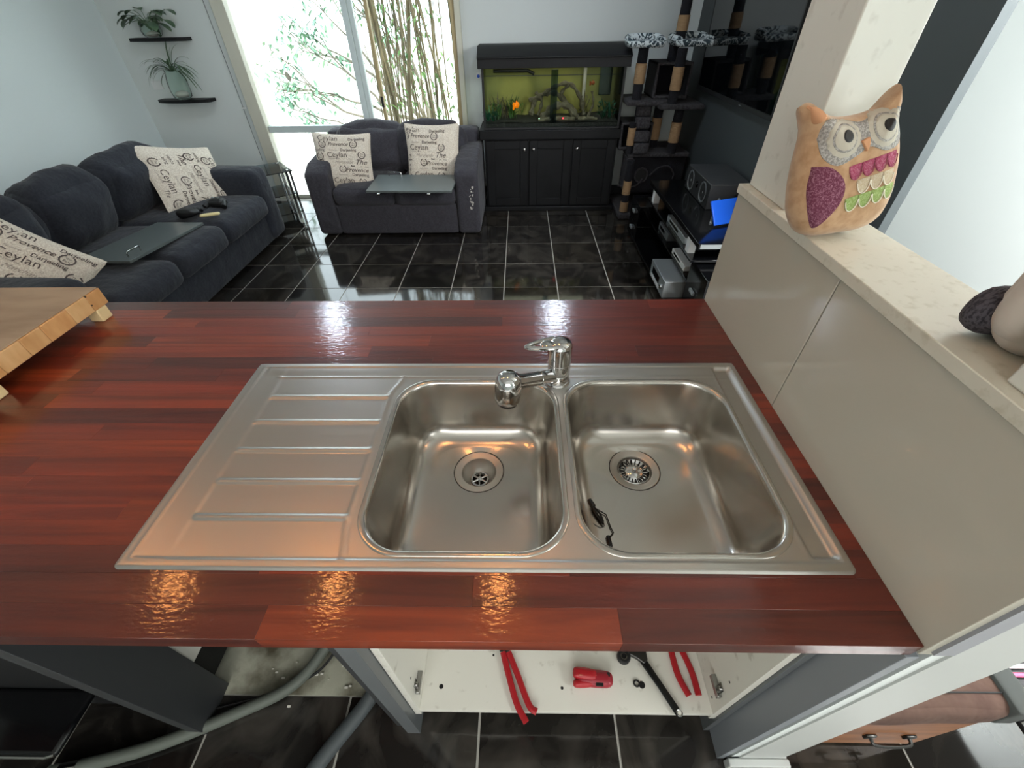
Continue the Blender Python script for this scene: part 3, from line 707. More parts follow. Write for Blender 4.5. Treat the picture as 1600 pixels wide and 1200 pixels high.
def print_mesh(w_, h_, t, which, flip=1, shift=0):
    b = B()
    def put(v, f, X, Y):
        out = []
        for p in v:
            a, bb = X+p[0]+shift, Y+p[1]
            a = ((a+1) % 2)-1 if False else a
            if abs(a) > .95 or abs(bb) > .95: out.append(None); continue
            u, vv, th = cushmap(a, bb, w_, h_, t); out.append((u, -th-.0022, vv))
        idx = [i for i, p in enumerate(out) if p]; mp = {i: k for k, i in enumerate(idx)}
        b.add([out[i] for i in idx], [tuple(mp[i] for i in q) for q in f if all(out[i] for i in q)])
    for s, x, y, sz, sh, ink, off in ITEMS:
        if ink != which: continue
        v, f = text_mesh(s, sz, sh, off); put(v, f, x, y)
    if which == 0:
        for (x, y) in RINGS:
            v = []; f = []; n = 28
            for k in range(n+1):
                th = math.radians(115+310*k/n)
                for r in (.105, .130+.010*(k % 2)): v.append((r*math.cos(th), r*math.sin(th)))
            f = [(2*k, 2*k+1, 2*k+3, 2*k+2) for k in range(n)]
            put(v, f, x, y)
            for s, yy in (('The', .03), ('Best', -.04)):
                v, f = text_mesh(s, .075, .3, 0); put(v, f, x, y+yy)
    return b
def cushion(label, w_, h_, t, mtx, seed, nz=.006, shift=0, group=None):
    c = thing('cushion', label, 'cushion', (0, 0, 0)); c.matrix_world = mtx; W[c.name] = mtx.copy()
    cv = obj('cover', cushion_mesh(w_, h_, t, nz*.3, seed), 'linen', c, local=True, ang=80)
    obj('lettering', print_mesh(w_, h_, t, 0, shift=shift), 'ink', cv, local=True)
    obj('lettering', print_mesh(w_, h_, t, 1, shift=shift), 'ink2', cv, local=True, label='paler grey printed script')
    obj('piping', B().tube([(*(lambda q: (q[0], 0, q[1]))(cushmap(math.cos(th)*min(1/abs(math.cos(th)+1e-9), 1/abs(math.sin(th)+1e-9)), math.sin(th)*min(1/abs(math.cos(th)+1e-9), 1/abs(math.sin(th)+1e-9)), w_, h_, t)[:2]),) for th in [2*math.pi*(k+.5)/96 for k in range(97)]], .004, 6, cap=False), 'linen', cv, local=True)
    return c
def TR(loc, rx=0, ry=0, rz=0): return Matrix.Translation(loc) @ RZ(rz) @ RZ(rx, 'X') @ RZ(ry, 'Y')

# ================================================================= SOFAS
s3 = thing('three_seat_sofa', 'long charcoal fabric three-seat sofa by the pale left wall', 'sofa', (-2.7, 2.85, 0))
obj('base', B().soft(-3.16, -2.25, 1.78, 3.94, .015, .30, .03, 0, 8), 'sofa', s3)
obj('back_frame', B().soft(-3.2, -2.98, 1.76, 3.96, .02, .72, .06, .01, 10), 'sofa', s3)
obj('arm', B().soft(-3.19, -2.215, 3.73, 3.98, .02, .60, .06, .015, 12), 'sofa', s3)
obj('arm', B().soft(-3.19, -2.215, 1.70, 1.95, .02, .60, .06, .015, 12), 'sofa', s3)
cy3 = (1.955, 2.50, 3.06, 3.725)
for k in range(3):
    obj('seat_cushion', B().soft(-2.98, -2.165, cy3[k]+.004, cy3[k+1]-.004, .265, .435, .055, .022, 14, nz=.004, seed=k), 'sofa', s3)
    pm = RM(y=14)
    obj('back_cushion', B().soft(-3.08, -2.84, cy3[k]+.01, cy3[k+1]-.01, .42, .83, .09, .05, 16, pm, nz=.022, seed=3+k), 'sofa', s3)
    ss = bpy.context.scene.collection
    pp = [(-2.18, cy3[k]+.03, .372), (-2.158, (cy3[k]+cy3[k+1])/2, .372), (-2.18, cy3[k+1]-.03, .372)]
s2 = thing('two_seat_sofa', 'slate fabric two-seat sofa in front of the window', 'sofa', (-1.12, 4.3, 0))
def arm2(x0, x1):
    return B().prism([(3.87, .015), (4.74, .015), (4.74, .64), (4.35, .635), (4.0, .60), (3.87, .54)], 'x', x0, x1)
obj('arm', arm2(-1.865, -1.66), 'sofa2', s2, bevel=.035, seg=4)
ra = obj('arm', arm2(-.57, -.365), 'sofa2', s2, bevel=.035, seg=4)
tb = B(); random.seed(5)
for k in range(22):
    z = random.uniform(.24, .43); x = -.43+random.uniform(-.016, .016)+(z-.33)*.1; s = random.uniform(.002, .006)
    tb.soft(x-s, x+s, 3.866, 3.872, z-s*1.5, z+s*1.5, .002, .002, 3, nz=.004, seed=k)
obj('torn_patch', tb, 'stuffing', ra, label='scratched patch with pale stuffing showing')
obj('base', B().soft(-1.66, -.57, 3.885, 4.70, .015, .285, .02, 0, 8), 'sofa2', s2)
obj('back_frame', B().soft(-1.84, -.39, 4.55, 4.76, .02, .74, .05, .01, 12, nz=.008), 'sofa2', s2)
for k, (a, c) in enumerate(((-1.655, -1.115), (-1.11, -.575))):
    obj('seat_cushion', B().soft(a, c, 3.855, 4.5, .27, .425, .05, .018, 14, nz=.004, seed=k), 'sofa2', s2)
    obj('back_cushion', B().soft(a-.03, c+.03, 4.36, 4.60, .42, .79, .08, .05, 16, RM(x=-12), nz=.022, seed=8+k), 'sofa2', s2)
cushion('cream cushion with printed script at left end of the two-seat sofa', .50, .46, .13, TR((-1.56, 4.10, .575), -20, 2, 4), 1)
cushion('cream cushion with printed script at right end of the two-seat sofa', .49, .49, .13, TR((-.785, 4.22, .598), -16, 0, -4), 2, shift=-.32)
cushion('cream script cushion propped at the far end of the three-seat sofa', .52, .62, .12, TR((-2.67, 3.62, .59), -32, 106, 76), 3, shift=.2)
cushion('cream script cushion slumped over the near sofa arm, behind the chopping board', .54, .50, .14, TR((-2.66, 2.03, .57), -38, 57, 58), 4, .012, shift=.1)
# cupboard doors laid on the sofas
def cdoor(label, mtx, L=.70, Wd=.34, hpos=None):
    d = thing('cupboard_door', label, 'cupboard door'); d.matrix_world = mtx; W[d.name] = mtx.copy()
    obj('board', B().box(-L/2, L/2, -Wd/2, Wd/2, 0, .017), 'grey_door', d, local=True, bevel=.0015)
    hx, hy, ang = hpos; R_ = RZ(ang)
    pts = [R_ @ Vector(p)+Vector((hx, hy, .017)) for p in ((-.055, 0, 0), (-.055, 0, .022), (-.045, 0, .030), (.045, 0, .030), (.055, 0, .022), (.055, 0, 0))]
    obj('bow_handle', B().tube(pts, .0045, 8), 'chromed', d, local=True)
    return d
d1 = cdoor('grey cupboard door with bow handle lying across the two-seat sofa', TR((-.92, 3.87, .452), 3, 0, -2), .72, .38, (-.20, .165, 0))
d2 = cdoor('grey cupboard door with bow handle lying along the three-seat sofa', TR((-2.46, 2.67, .462), 0, 3, 88), .70, .34, (-.24, -.12, 4))
for d, ps in ((d1, ((-.25, -.20), (.17, -.20))), (d2, ((-.30, .172), (.02, .172)))):
    for (x, y) in ps:
        obj('hinge', B().soft(x-.014, x+.014, y-.022, y+.012, -.012, .004, .004, 0, 4).cyl((x-.012, y-.016, -.004), (x+.012, y-.016, -.004), .006, n=10), 'chromed', d, local=True)
tag(obj('remote_control', B().soft(-.065, .065, -.016, .016, 0, .018, .008, .002, 10, RM(z=24)), 'cream'), 'slim cream remote control on the three-seat sofa beside its door', 'remote control').location = (-2.30, 3.15, .458)
for nm, lb, mt, (x, y, s) in (('crumpled_glove', 'bunched black glove left of the cream remote control', 'black_m', (-2.47, 3.16, .9)), ('game_controller', 'black game controller under the front edge of the far script cushion', 'black_m', (-2.36, 3.38, .8))):
    g = thing(nm, lb, nm.split('_')[-1], (x, y, .45))
    obj('body', B().soft(-.07*s, .07*s, -.05*s, .05*s, 0, .055, .02, .01, 10, nz=.03 if 'glove' in nm else .006, seed=9), mt, g, local=True)
    if 'glove' in nm:
        for k in range(4): obj('finger', B().tube(curve([(-.04+.03*k, .03, .02), (-.05+.035*k, .06, .035), (-.04+.03*k, .09, .012)], 4), .012, 8), mt, g, local=True)
    else:
        for s_ in (-1, 1):
            obj('grip', B().tube(curve([(s_*.03, 0, .03), (s_*.06, -.02, .028), (s_*.075, -.06, .014)], 4), [.020]*9, 10), mt, g, local=True)
            obj('thumb_stick', B().lathe([(.006, .05), (.006, .064), (.010, .066), (.010, .070), (0, .071)], (s_*.022, -.005, 0), 12), 'silver', g, local=True)
# glass side table in the corner
gt = thing('side_table', 'smoked glass and chrome side table in corner between the sofas', 'side table', (-2.42, 4.32, 0))
GA, GB, GC, GD = (-2.72, 4.34), (-2.40, 4.60), (-2.14, 4.28), (-2.44, 4.04)
def shr(k):
    cx = sum(p[0] for p in (GA, GB, GC, GD))/4; cyy = sum(p[1] for p in (GA, GB, GC, GD))/4
    return [(cx+(p[0]-cx)*k, cyy+(p[1]-cyy)*k) for p in (GA, GD, GC, GB)]
obj('glass_top', B().prism(shr(1), 'z', .462, .470), 'smoke', gt, bevel=.002)
obj('glass_shelf', B().prism(shr(.9), 'z', .26, .267), 'smoke', gt, bevel=.002)
obj('glass_shelf', B().prism(shr(.9), 'z', .09, .097), 'smoke', gt, bevel=.002)
for (px, py) in shr(.80):
    for k in range(3):
        th = 2.1*k+.4; x, y = px+.022*math.cos(th), py+.022*math.sin(th)
        obj('leg', B().cyl((x, y, 0 if k == 0 else .03), (x, y, .462), .0105, n=12), 'chrome', gt)
    obj('stud', B().lathe([(.014, 0), (.014, .004), (0, .006)], (px, py, .470), 16), 'chrome', gt)

# ================================================================= SHELVES WITH PLANTS
for (z, lb, rz) in ((1.43, 'upper dark floating corner shelf holding the leafy plant', 0), (.962, 'lower dark floating shelf holding the spider plant vase', 2)):
    b = B(); x0, x1 = (-3.55, -3.03)
    pts = [(x0, 5.0)]+[(x0+(x1-x0)*k/12, 4.90-.055*math.sin(math.pi*k/12)**.6) for k in range(13)]+[(x1, 5.0)]
    b.prism(pts[::-1], 'z', z-.03, z-.004)
    tag(obj('floating_shelf', b, 'black_wood', bevel=.003), lb, 'shelf')
def leafb(b, base, d, L, wd, droop, n=6, up=Vector((0, 0, 1))):
    d = Vector(d).normalized(); side = d.cross(up)
    side = side.normalized() if side.length > 1e-4 else Vector((1, 0, 0)); v = []; p = Vector(base); dd = d.copy()
    for k in range(n+1):
        t = k/n; wk = wd*math.sin(math.pi*min(1, (t*.92+.06)))**.7 if t < 1 else 0
        nn = side.cross(dd).normalized()*wk*.18
        v += [p-side*wk+nn, p, p+side*wk+nn]
        dd = (dd+Vector((0, 0, -droop/n))).normalized(); p = p+dd*L/n
    f = []
    for k in range(n): f += [(3*k, 3*k+1, 3*k+4, 3*k+3), (3*k+1, 3*k+2, 3*k+5, 3*k+4)]
    b.add(v, f)
random.seed(11)
p1 = thing('pothos_plant', 'leafy green plant spilling from round glass bowl on upper shelf', 'plant', (-3.32, 4.92, 1.427))
obj('glass_bowl', B().lathe([(.05, .0), (.075, .02), (.085, .05), (.075, .085), (.06, .10), (.056, .098), (.07, .082), (.08, .05), (.07, .024), (0, .006)], (0, 0, 0), 28), 'vase', p1, local=True)
obj('pebbles', B().ell((0, 0, .025), (.055, .055, .02), 8), 'stuffing', p1, local=True)
st = B()
for k in range(22):
    th = random.uniform(0, 6.28); L = random.uniform(.05, .17); e = random.uniform(-.2, .8)
    tip = Vector((math.cos(th)*L*1.25, math.sin(th)*min(L, .09)*.6-.02, .11+e*.1)); st.tube(curve([(0, 0, .05), (tip*.5+Vector((0, 0, .06))), tip], 5), .0025, 6)
    lf = B(); leafb(lf, (0, 0, 0), (math.cos(th), math.sin(th)*.5-.35, -.1+e*.3), random.uniform(.08, .12), random.uniform(.026, .042), .9)
    o = obj('leaf', lf, 'leaf', p1, local=True); o.location = tip
obj('stems', st, 'leaf', p1, local=True)
p2 = thing('spider_plant', 'spiky spider plant in a tall clear glass vase on lower shelf', 'plant', (-3.29, 4.915, .959))
obj('glass_vase', B().lathe([(.05, 0), (.078, .02), (.088, .07), (.085, .14), (.066, .215), (.070, .235), (.066, .235), (.061, .215), (.080, .14), (.083, .07), (.073, .024), (0, .008)], (0, 0, 0), 32), 'vase', p2, local=True)
obj('pebbles', B().ell((0, 0, .04), (.062, .062, .03), 8), 'stuffing', p2, local=True)
for k in range(42):
    th = random.uniform(0, 6.28); e = random.uniform(.2, 1.6)
    lf = B(); leafb(lf, (0, 0, 0), (math.cos(th), math.sin(th)*.25-.22, e), random.uniform(.18, .29), .0075, 2.2, 9)
    o = obj('leaf', lf, 'leaf', p2, local=True); o.location = (math.cos(th)*.02, math.sin(th)*.02, .22)
tag(obj('wall_socket', B().box(-3.60, -3.50, YB-.012, YB, 1.03, 1.10), 'white', bevel=.003), 'white wall socket left of the glass vase', 'socket')
wc = thing('blind_cord', 'thin blind cord with small cleat on the wall left of window', 'cord', (-2.785, 4.99, .4))
obj('string', B().tube([(-2.80, 4.992, 2.3), (-2.785, 4.992, .9), (-2.785, 4.992, .38)], .0025, 6), 'grey_lam', wc)
obj('cleat', B().box(-2.80, -2.75, 4.985, 4.999, .86, .875), 'white', wc, bevel=.002)

# ================================================================= AQUARIUM
fx0, fx1, fy0, fy1 = -.33, .905, 4.50, 4.92
st_ = thing('aquarium_cabinet', 'black stained timber cabinet with three panelled doors under the fish tank', 'cabinet', (.29, 4.7, 0))
obj('carcass', B().box(fx0-.01, fx1+.01, fy0+.02, fy1+.03, .04, .66), 'black_wood', st_, bevel=.003)
obj('plinth', B().box(fx0-.04, fx1+.05, fy0-.01, fy1+.03, 0, .045), 'black_wood', st_, bevel=.008, seg=3)
obj('top_rail', B().box(fx0-.05, fx1+.05, fy0-.012, fy1+.03, .655, .735), 'black_wood', st_, bevel=.006, seg=2)
dx = (fx1-fx0)/3
for k in range(3):
    a = fx0+dx*k+.008; c = a+dx-.016; f_ = .075; y = fy0+.0
    d = obj('door', B().box(a+f_, c-f_, y+.010, y+.018, .11, .60), 'black_wood', st_, bevel=.001)
    obj('stile', B().box(a, a+f_, y, y+.02, .055, .645), 'black_wood', d, bevel=.003); obj('stile', B().box(c-f_, c, y, y+.02, .055, .645), 'black_wood', d, bevel=.003)
    obj('rail', B().box(a+f_, c-f_, y, y+.02, .055, .125), 'black_wood', d, bevel=.003); obj('rail', B().box(a+f_, c-f_, y, y+.02, .575, .645), 'black_wood', d, bevel=.003)
    kx = (c-.035) if k == 0 else (a+.035 if k == 1 else a+.035)
    obj('knob', B().lathe([(.005, 0), (.005, .012), (.012, .016), (.012, .022), (0, .026)], (kx, y, .575), 16, axis=(0, -1, 0)), 'chromed', d)
aq = thing('fish_tank', 'rectangular glass fish tank with black gabled hood on cabinet', 'fish tank', (.29, 4.7, .735))
z0_, z1_ = .737, 1.20
obj('front_glass', B().box(fx0, fx1, fy0+.02, fy0+.026, z0_, z1_), 'tankglass', aq)
obj('side_glass', B().box(fx0, fx0+.006, fy0+.026, fy1, z0_, z1_), 'tankglass', aq)
obj('side_glass', B().box(fx1-.006, fx1, fy0+.026, fy1, z0_, z1_), 'tankglass', aq)
obj('back_glass', B().box(fx0, fx1, fy1, fy1+.006, z0_, 1.20), 'tankback', aq, label='algae-yellow back pane')
obj('waterline', B().box(fx0+.006, fx1-.006, fy1-.004, fy1, 1.10, 1.106), 'tool', aq)
obj('corner_frame', B().box(fx0-.006, fx0+.012, fy0+.012, fy0+.03, z0_, 1.2).box(fx1-.012, fx1+.006, fy0+.012, fy0+.03, z0_, 1.2), 'black_m', aq)
obj('centre_brace', B().box(.27, .33, fy0+.03, fy0+.034, z0_+.04, 1.18), 'smoke', aq)
obj('lower_frame', B().box(fx0-.008, fx1+.008, fy0+.01, fy1+.01, .735, .752), 'black_m', aq, bevel=.002)
hd2 = obj('hood', B().prism([(fy0-.02, 1.195), (fy0-.02, 1.262), (fy0-.035, 1.264), (fy0-.035, 1.275), (fy0+.10, 1.345), (fy1-.02, 1.345), (fy1+.03, 1.275), (fy1+.03, 1.195), (fy1, 1.195), (fy1, 1.25), (fy0+.02, 1.25), (fy0+.02, 1.195)], 'x', fx0-.035, fx1+.035), 'black_wood', aq, bevel=.002)
obj('filter_tube', B().tube([(fx0+.08, fy1-.05, 1.145), (fx0+.4, fy1-.05, 1.145), (fx0+.46, fy1-.05, 1.12)], .014, 12), 'black_m', aq)
obj('filter_box', B().box(fx1-.16, fx1-.05, fy1-.07, fy1-.01, .95, 1.17), 'smoke', aq, bevel=.004)
obj('heater', B().cyl((fx1-.30, fy1-.04, .86), (fx1-.30, fy1-.04, 1.16), .016), 'stuffing', aq)
g = B(); n = 30; v = []; f = []
for j in range(9):
    for i in range(n+1):
        x = fx0+.01+(fx1-fx0-.02)*i/n; y = fy0+.032+(fy1-fy0-.04)*j/8
        v.append((x, y, .79+.012*noise.noise(Vector((x*9, y*9, 0)))+.03*max(0, (x-.2))*(j/8)))
f = [(j*(n+1)+i, j*(n+1)+i+1, (j+1)*(n+1)+i+1, (j+1)*(n+1)+i) for j in range(8) for i in range(n)]
g.add(v, f); g.box(fx0+.008, fx1-.008, fy0+.028, fy1-.002, .753, .782)
go = obj('gravel', g, 'soil', aq); go['kind'] = 'stuff'
random.seed(21)
def weed(x, y, n, h0, wd, mt, nm='water_plant', sp=.05):
    b = B()
    for k in range(n):
        th = random.uniform(0, 6.28); leafb(b, (x+random.uniform(-sp, sp), y+random.uniform(-sp, sp)*.6, .79), (math.cos(th)*.35, math.sin(th)*.2, 1), random.uniform(h0*.5, h0), wd, .4, 6)
        for q in range(5):
            th2 = random.uniform(0, 6.28); leafb(b, (x+random.uniform(-sp, sp)*1.3, y+random.uniform(-.02, .02), .79+random.uniform(.02, h0*.7)), (math.cos(th2), math.sin(th2)*.4, .5), .035, wd*.7, .5, 3)
    o = obj(nm, b, mt, aq); return o
weed(-.24, 4.68, 16, .17, .007, 'weed'); weed(-.17, 4.74, 16, .24, .008, 'drift', sp=.07); weed(-.05, 4.72, 12, .2, .008, 'weed', sp=.06); weed(-.27, 4.60, 14, .10, .009, 'weed2'); weed(.80, 4.66, 14, .18, .014, 'weed2', sp=.06); weed(.62, 4.76, 8, .22, .008, 'drift')
b = B()
for pts, r in (([(.10, 4.7, .82), (.14, 4.72, .93), (.25, 4.72, .99), (.36, 4.72, .97), (.5, 4.7, .85)], .022), ([(.08, 4.68, .94), (.2, 4.7, .98), (.32, 4.7, 1.04), (.45, 4.7, 1.06), (.55, 4.7, .96), (.60, 4.7, .82)], .016), ([(.2, 4.66, .80), (.30, 4.67, .88), (.42, 4.66, .90), (.54, 4.66, .80)], .030), ([(.14, 4.7, 1.0), (.2, 4.7, .93), (.17, 4.7, .82)], .014), ([(.45, 4.7, 1.06), (.38, 4.7, .98), (.46, 4.68, .88)], .015), ([(.64, 4.7, .80), (.68, 4.7, .90), (.66, 4.7, 1.0)], .010)):
    cp_ = curve(pts, 6); b.tube(cp_, [r*(1+.35*math.sin(i*1.7)) for i in range(len(cp_))], 8)
obj('driftwood', b, 'drift', aq)
b = B()
for k in range(12):
    x = random.uniform(.15, .7); s = random.uniform(.015, .035); b.soft(x-s*1.4, x+s*1.4, 4.58, 4.58+s*2, .79, .79+s, s*.4, s*.1, 4, nz=.006, seed=k)
obj('rocks', b, 'drift', aq)
obj('indicator', B().ell((.395, fy0+.055, .815), (.006, .004, .006), 6), 'led', aq); obj('indicator', B().ell((.175, fy0+.055, .815), (.004, .003, .004), 6), 'ledw', aq)
tl = 0 or lamp('tank_light', 'AREA', (.29, 4.72, 1.19), (0, 0, 0), .7, (1, .98, .75), 1.0, .2)
def fish(nm, lb, mt, loc, L, rz):
    t = thing(nm, lb, 'fish', loc, (0, 0, math.radians(rz)))
    b = B(); b.ell((0, 0, 0), (L*.42, L*.2, L*.30), 10); obj('body', b, mt, t, local=True)
    f1 = B()
    for e in (.5, -.5, .9, -.9): leafb(f1, (-L*.35, 0, 0), (-1, .1, e), L*.55, L*.14, .2, 4, up=Vector((0, 1, 0)))
    obj('tail_fin', f1, mt, t, local=True)
    f2 = B(); leafb(f2, (0, 0, L*.25), (-.6, 0, 1), L*.25, L*.14, .3, 4, up=Vector((0, 1, 0))); obj('dorsal_fin', f2, mt, t, local=True)
    for s_ in (-1, 1): obj('eye', B().ell((L*.30, s_*L*.12, L*.06), (L*.035, L*.03, L*.035), 6), 'black', t, local=True)
fish('goldfish', 'bright orange goldfish near the tank left side', 'fish', (-.03, 4.60, .915), .085, 60)
fish('goldfish', 'small dark orange goldfish near the tank upper right', 'fish2', (.665, 4.72, 1.06), .05, 30)
th_ = tag(obj('tank_thermometer', B().lathe([(0, 0), (.024, .001), (.024, .005), (0, .008)], (-.40, YB, 1.10), 24, axis=(0, -1, 0)), 'white'), 'small blue and white oval sticker on wall left of the fish tank', 'sticker')
th_.scale = (1, 1, 1)
obj('blue_drop', B().lathe([(0, 0.006), (.014, .0085), (.012, .0095), (0, .0100)], (-.40, YB, 1.097), 20, axis=(0, -1, 0)), 'blue', th_)

# ================================================================= CAT TREE
ctr = thing('cat_tree', 'tall grey carpeted cat tree with sisal posts and zebra beds', 'cat tree', (1.25, 4.5, 0))
def cbox(nm, x0, x1, y0, y1, z0, z1, m='carpet', r=.012, **k): return obj(nm, B().soft(x0, x1, y0, y1, z0, z1, r, 0, 8, nz=.004), m, ctr, **k)
def post(x, y, za, zb, segs, r=.042):
    p = obj('post', B().cyl((x, y, za), (x, y, zb), r*.97, n=20), 'carpet_d', ctr)
    for (a, c) in segs: obj('sisal_wrap', B().cyl((x, y, a), (x, y, c), r+.004, n=20), 'sisal', p)
cbox('base_board', .965, 1.56, 4.22, 4.85, .0, .05)
post(1.02, 4.30, .05, .52, ((.22, .34), (.06, .15)), .035)
# lower condo with openings
def condo(x0, x1, y0, y1, z0, z1, fr=.025):
    c = obj('condo', B().box(x0, x1, y1-.02, y1, z0, z1).box(x0, x0+.02, y0, y1, z0, z1).box(x1-.02, x1, y0, y1, z0, z1).box(x0, x1, y0, y1, z0, z0+.02).box(x0, x1, y0, y1, z1-.02, z1), 'carpet_d', ctr, bevel=.006)
    obj('fur_trim', B().tube([(x0+.01, y0, z0+.01), (x0+.01, y0, z1-.01), (x1-.01, y0, z1-.01), (x1-.01, y0, z0+.01), (x0+.01, y0, z0+.01)], fr*.6, 8), 'carpet', c)
    return c
c1 = cbox('lower_condo', 1.06, 1.56, 4.40, 4.85, .20, .525, 'carpet_d'); cbox('condo_lid', 1.0, 1.57, 4.37, 4.86, .52, .555)
b = B(); b.tube([(1.16+.06*math.cos(t/12*2*math.pi), 4.395, .36+.065*math.sin(t/12*2*math.pi)) for t in range(13)], .008, 8)
b.tube(curve([(1.24, 4.39, .36), (1.31, 4.38, .43), (1.40, 4.38, .44), (1.46, 4.38, .38), (1.46, 4.38, .33)], 6), .007, 8)
b.tube(curve([(.93, 4.30, .30), (1.02, 4.33, .27), (1.12, 4.36, .28), (1.18, 4.39, .33)], 6), .007, 8)
obj('rope_trim', b, 'carpet', ctr); obj('condo_hole', B().lathe([(.055, 0), (0, .0005)], (1.16, 4.3955, .36), 24, axis=(0, -1, 0)), 'dark', ctr)
cbox('side_board', 1.0, 1.06, 4.36, 4.60, .22, .52)
for k, (z, yy) in enumerate(((.60, 4.32), (.69, 4.36), (.79, 4.40), (.88, 4.44))): cbox('ladder_step', 1.035, 1.165, yy, yy+.05, z-.04, z+.045)
obj('ladder_rail', B().box(1.03, 1.17, 4.45, 4.47, .55, .95), 'carpet_d', ctr)
condo(.93, 1.22, 4.50, 4.80, .56, .78)
post(1.01, 4.40, .55, .80, ((.62, .76),), .03)
post(1.40, 4.40, .55, .93, ((.64, .80),)); post(1.28, 4.62, .55, .93, ((.62, .80),))
cbox('platform', .93, 1.30, 4.38, 4.80, .925, .965); cbox('platform', 1.2, 1.58, 4.30, 4.80, .905, .945)
post(1.02, 4.46, .96, 1.32, ((1.08, 1.22),)); post(1.31, 4.36, .94, 1.32, ((1.04, 1.20),))
condo(1.16, 1.46, 4.48, 4.82, .965, 1.22); post(1.30, 4.58, 1.22, 1.33, ())
def bed(x0, x1, y0, y1, z):
    bd_ = obj('bed', B().soft(x0, x1, y0, y1, z, z+.045, .03, .0, 12), 'zebra', ctr)
    obj('bolster', B().tube(curve([(x0+.02, y0+.03, z+.04), (x0+.02, y1-.05, z+.055), (x0+.08, y1-.01, z+.06), (x1-.08, y1-.01, z+.06), (x1-.02, y1-.05, z+.055), (x1-.02, y0+.03, z+.04)], 6), .028, 10), 'zebra', bd_)
bed(.87, 1.16, 4.33, 4.57, 1.325); bed(1.26, 1.57, 4.36, 4.70, 1.325)
post(1.33, 4.56, 1.36, 2.1, ((1.42, 1.52),)); cbox('top_platform', 1.15, 1.55, 4.4, 4.8, 2.1, 2.14)

# ================================================================= TV AND TV UNIT
tvt = thing('television', 'large black flat television on charcoal wall, reflecting the room', 'television', (1.58, 3.8, 1.45))
tm_ = TR((1.565, 3.80, 1.445), 0, -1.5, 0)
sc_ = obj('screen', B().box(-.022, -.0195, -.715, .715, -.385, .395), 'tv', tvt, local=False); 
bz = obj('bezel', B().box(-.020, .02, -.73, .73, -.415, .41).box(-.028, -.019, -.73, .73, -.415, -.387).box(-.024, -.019, -.73, -.715, -.39, .41).box(-.024, -.019, .715, .73, -.39, .41), 'black_m', tvt)
obj('led_light', B().box(-.0295, -.028, -.25, -.22, -.402, -.398), 'silver', bz)
for q in (sc_, bz): q.matrix_parent_inverse = W[tvt.name].inverted() @ tm_
for q in bz.children: q.matrix_parent_inverse = Matrix()
tu = thing('tv_unit', 'low black open tv unit with shelves along the charcoal wall', 'tv unit', (1.28, 3.1, 0))
U0, U1, V0, V1 = 1.03, 1.55, 2.42, 3.92
obj('top_board', B().box(U0+.02, U1, V0, 3.66, .495, .525), 'black', tu, bevel=.002)
obj('top_edge', B().box(U0+.03, U1, V0-.003, V0, .497, .523), 'silver', tu)
obj('middle_shelf', B().box(U0+.02, U1, V0+.06, 3.66, .382, .397), 'black', tu, bevel=.002)
obj('lower_shelf', B().box(U0+.07, U1, 2.58, 3.62, .20, .212), 'black', tu, bevel=.002)
obj('base_board', B().box(U0-.04, U1, V0+.1, V1, .03, .055), 'black', tu, bevel=.002)
obj('back_board', B().box(U1, U1+.012, V0+.05, V1, .03, .5), 'black_m', tu)
obj('support_post', B().box(U0+.03, U0+.075, 2.58, 2.64, .397, .495), 'white', tu, bevel=.002, label='white square support post')
obj('support_post', B().box(U0+.03, U0+.075, 3.50, 3.56, .397, .495), 'white', tu, bevel=.002, label='white square support post')
for (a, c, z, e2) in ((3.62, 3.92, .055, .165), (3.62, 3.92, .17, .33), (2.28, 2.575, .06, .36)):
    xx = U0-.035 if a > 3 else U0+.07
    d = obj('drawer', B().box(xx, U1-.02, a, c, z, e2), 'black', tu, bevel=.003)
    m_ = (a+c)/2; zz = (z+e2)/2
    obj('handle', B().box(xx-.018, xx-.002, m_-.035, m_+.035, zz-.010, zz+.010), 'silver', d, bevel=.002)
def dev(nm, lb, x0, x1, y0, y1, z0, z1, m='silver', cat='player', extra=None):
    t = thing(nm, lb, cat, ((x0+x1)/2, (y0+y1)/2, z0)); c = obj('case', B().box(x0, x1, y0, y1, z0, z1), m, t, bevel=.003)
    obj('display', B().box(x0-.0015, x0, y0+(y1-y0)*.35, y0+(y1-y0)*.85, z0+(z1-z0)*.35, z0+(z1-z0)*.75), 'black', c); 
    if extra: obj('volume_knob', B().lathe([(.016, 0), (.015, .014), (0, .015)], (x0, y0+.05, (z0+z1)/2), 20, axis=(-1, 0, 0)), 'chrome', c); obj('button_row', B().box(x0-.003, x0, y0+.10, y1-.04, z0+.012, z0+.03), 'white', c)
    return t
dev('dvd_player', 'slim silver disc player on the tv unit upper shelf', U0+.045, U0+.28, 2.72, 3.14, .3975, .44, cat='disc player'); 
dev('set_top_box', 'small white box on the tv unit lower shelf, above the receiver', U0+.01, U0+.22, 2.45, 2.68, .292-.0, .325, 'white', 'set top box') if 0 else dev('set_top_box', 'white set top box on the shelf above the silver receiver', U0+.085, U0+.24, 2.70, 3.00, .2125, .25, 'white', 'set top box')
dev('game_console', 'silver game console standing at the back of the lower shelf', U0+.10, U0+.30, 3.20, 3.46, .2125, .27, 'grey_lam', 'game console')
dev('stereo_receiver', 'silver stereo receiver with knob on bottom of the tv unit', U0-.05, U0+.13, 2.62, 2.98, .0555, .175, 'silver', 'receiver', True)
sp = thing('centre_speaker', 'dark grey centre speaker with two cones on top of tv unit', 'speaker', (1.39, 3.24, .5255), (0, 0, math.radians(-1)))
obj('cabinet', B().box(-.12, .15, -.255, .255, 0, .16), 'grey_dark', sp, local=True, bevel=.004)
obj('baffle', B().box(-.1225, -.1195, -.25, .25, .005, .155), 'black_m', sp, local=True, bevel=.001)
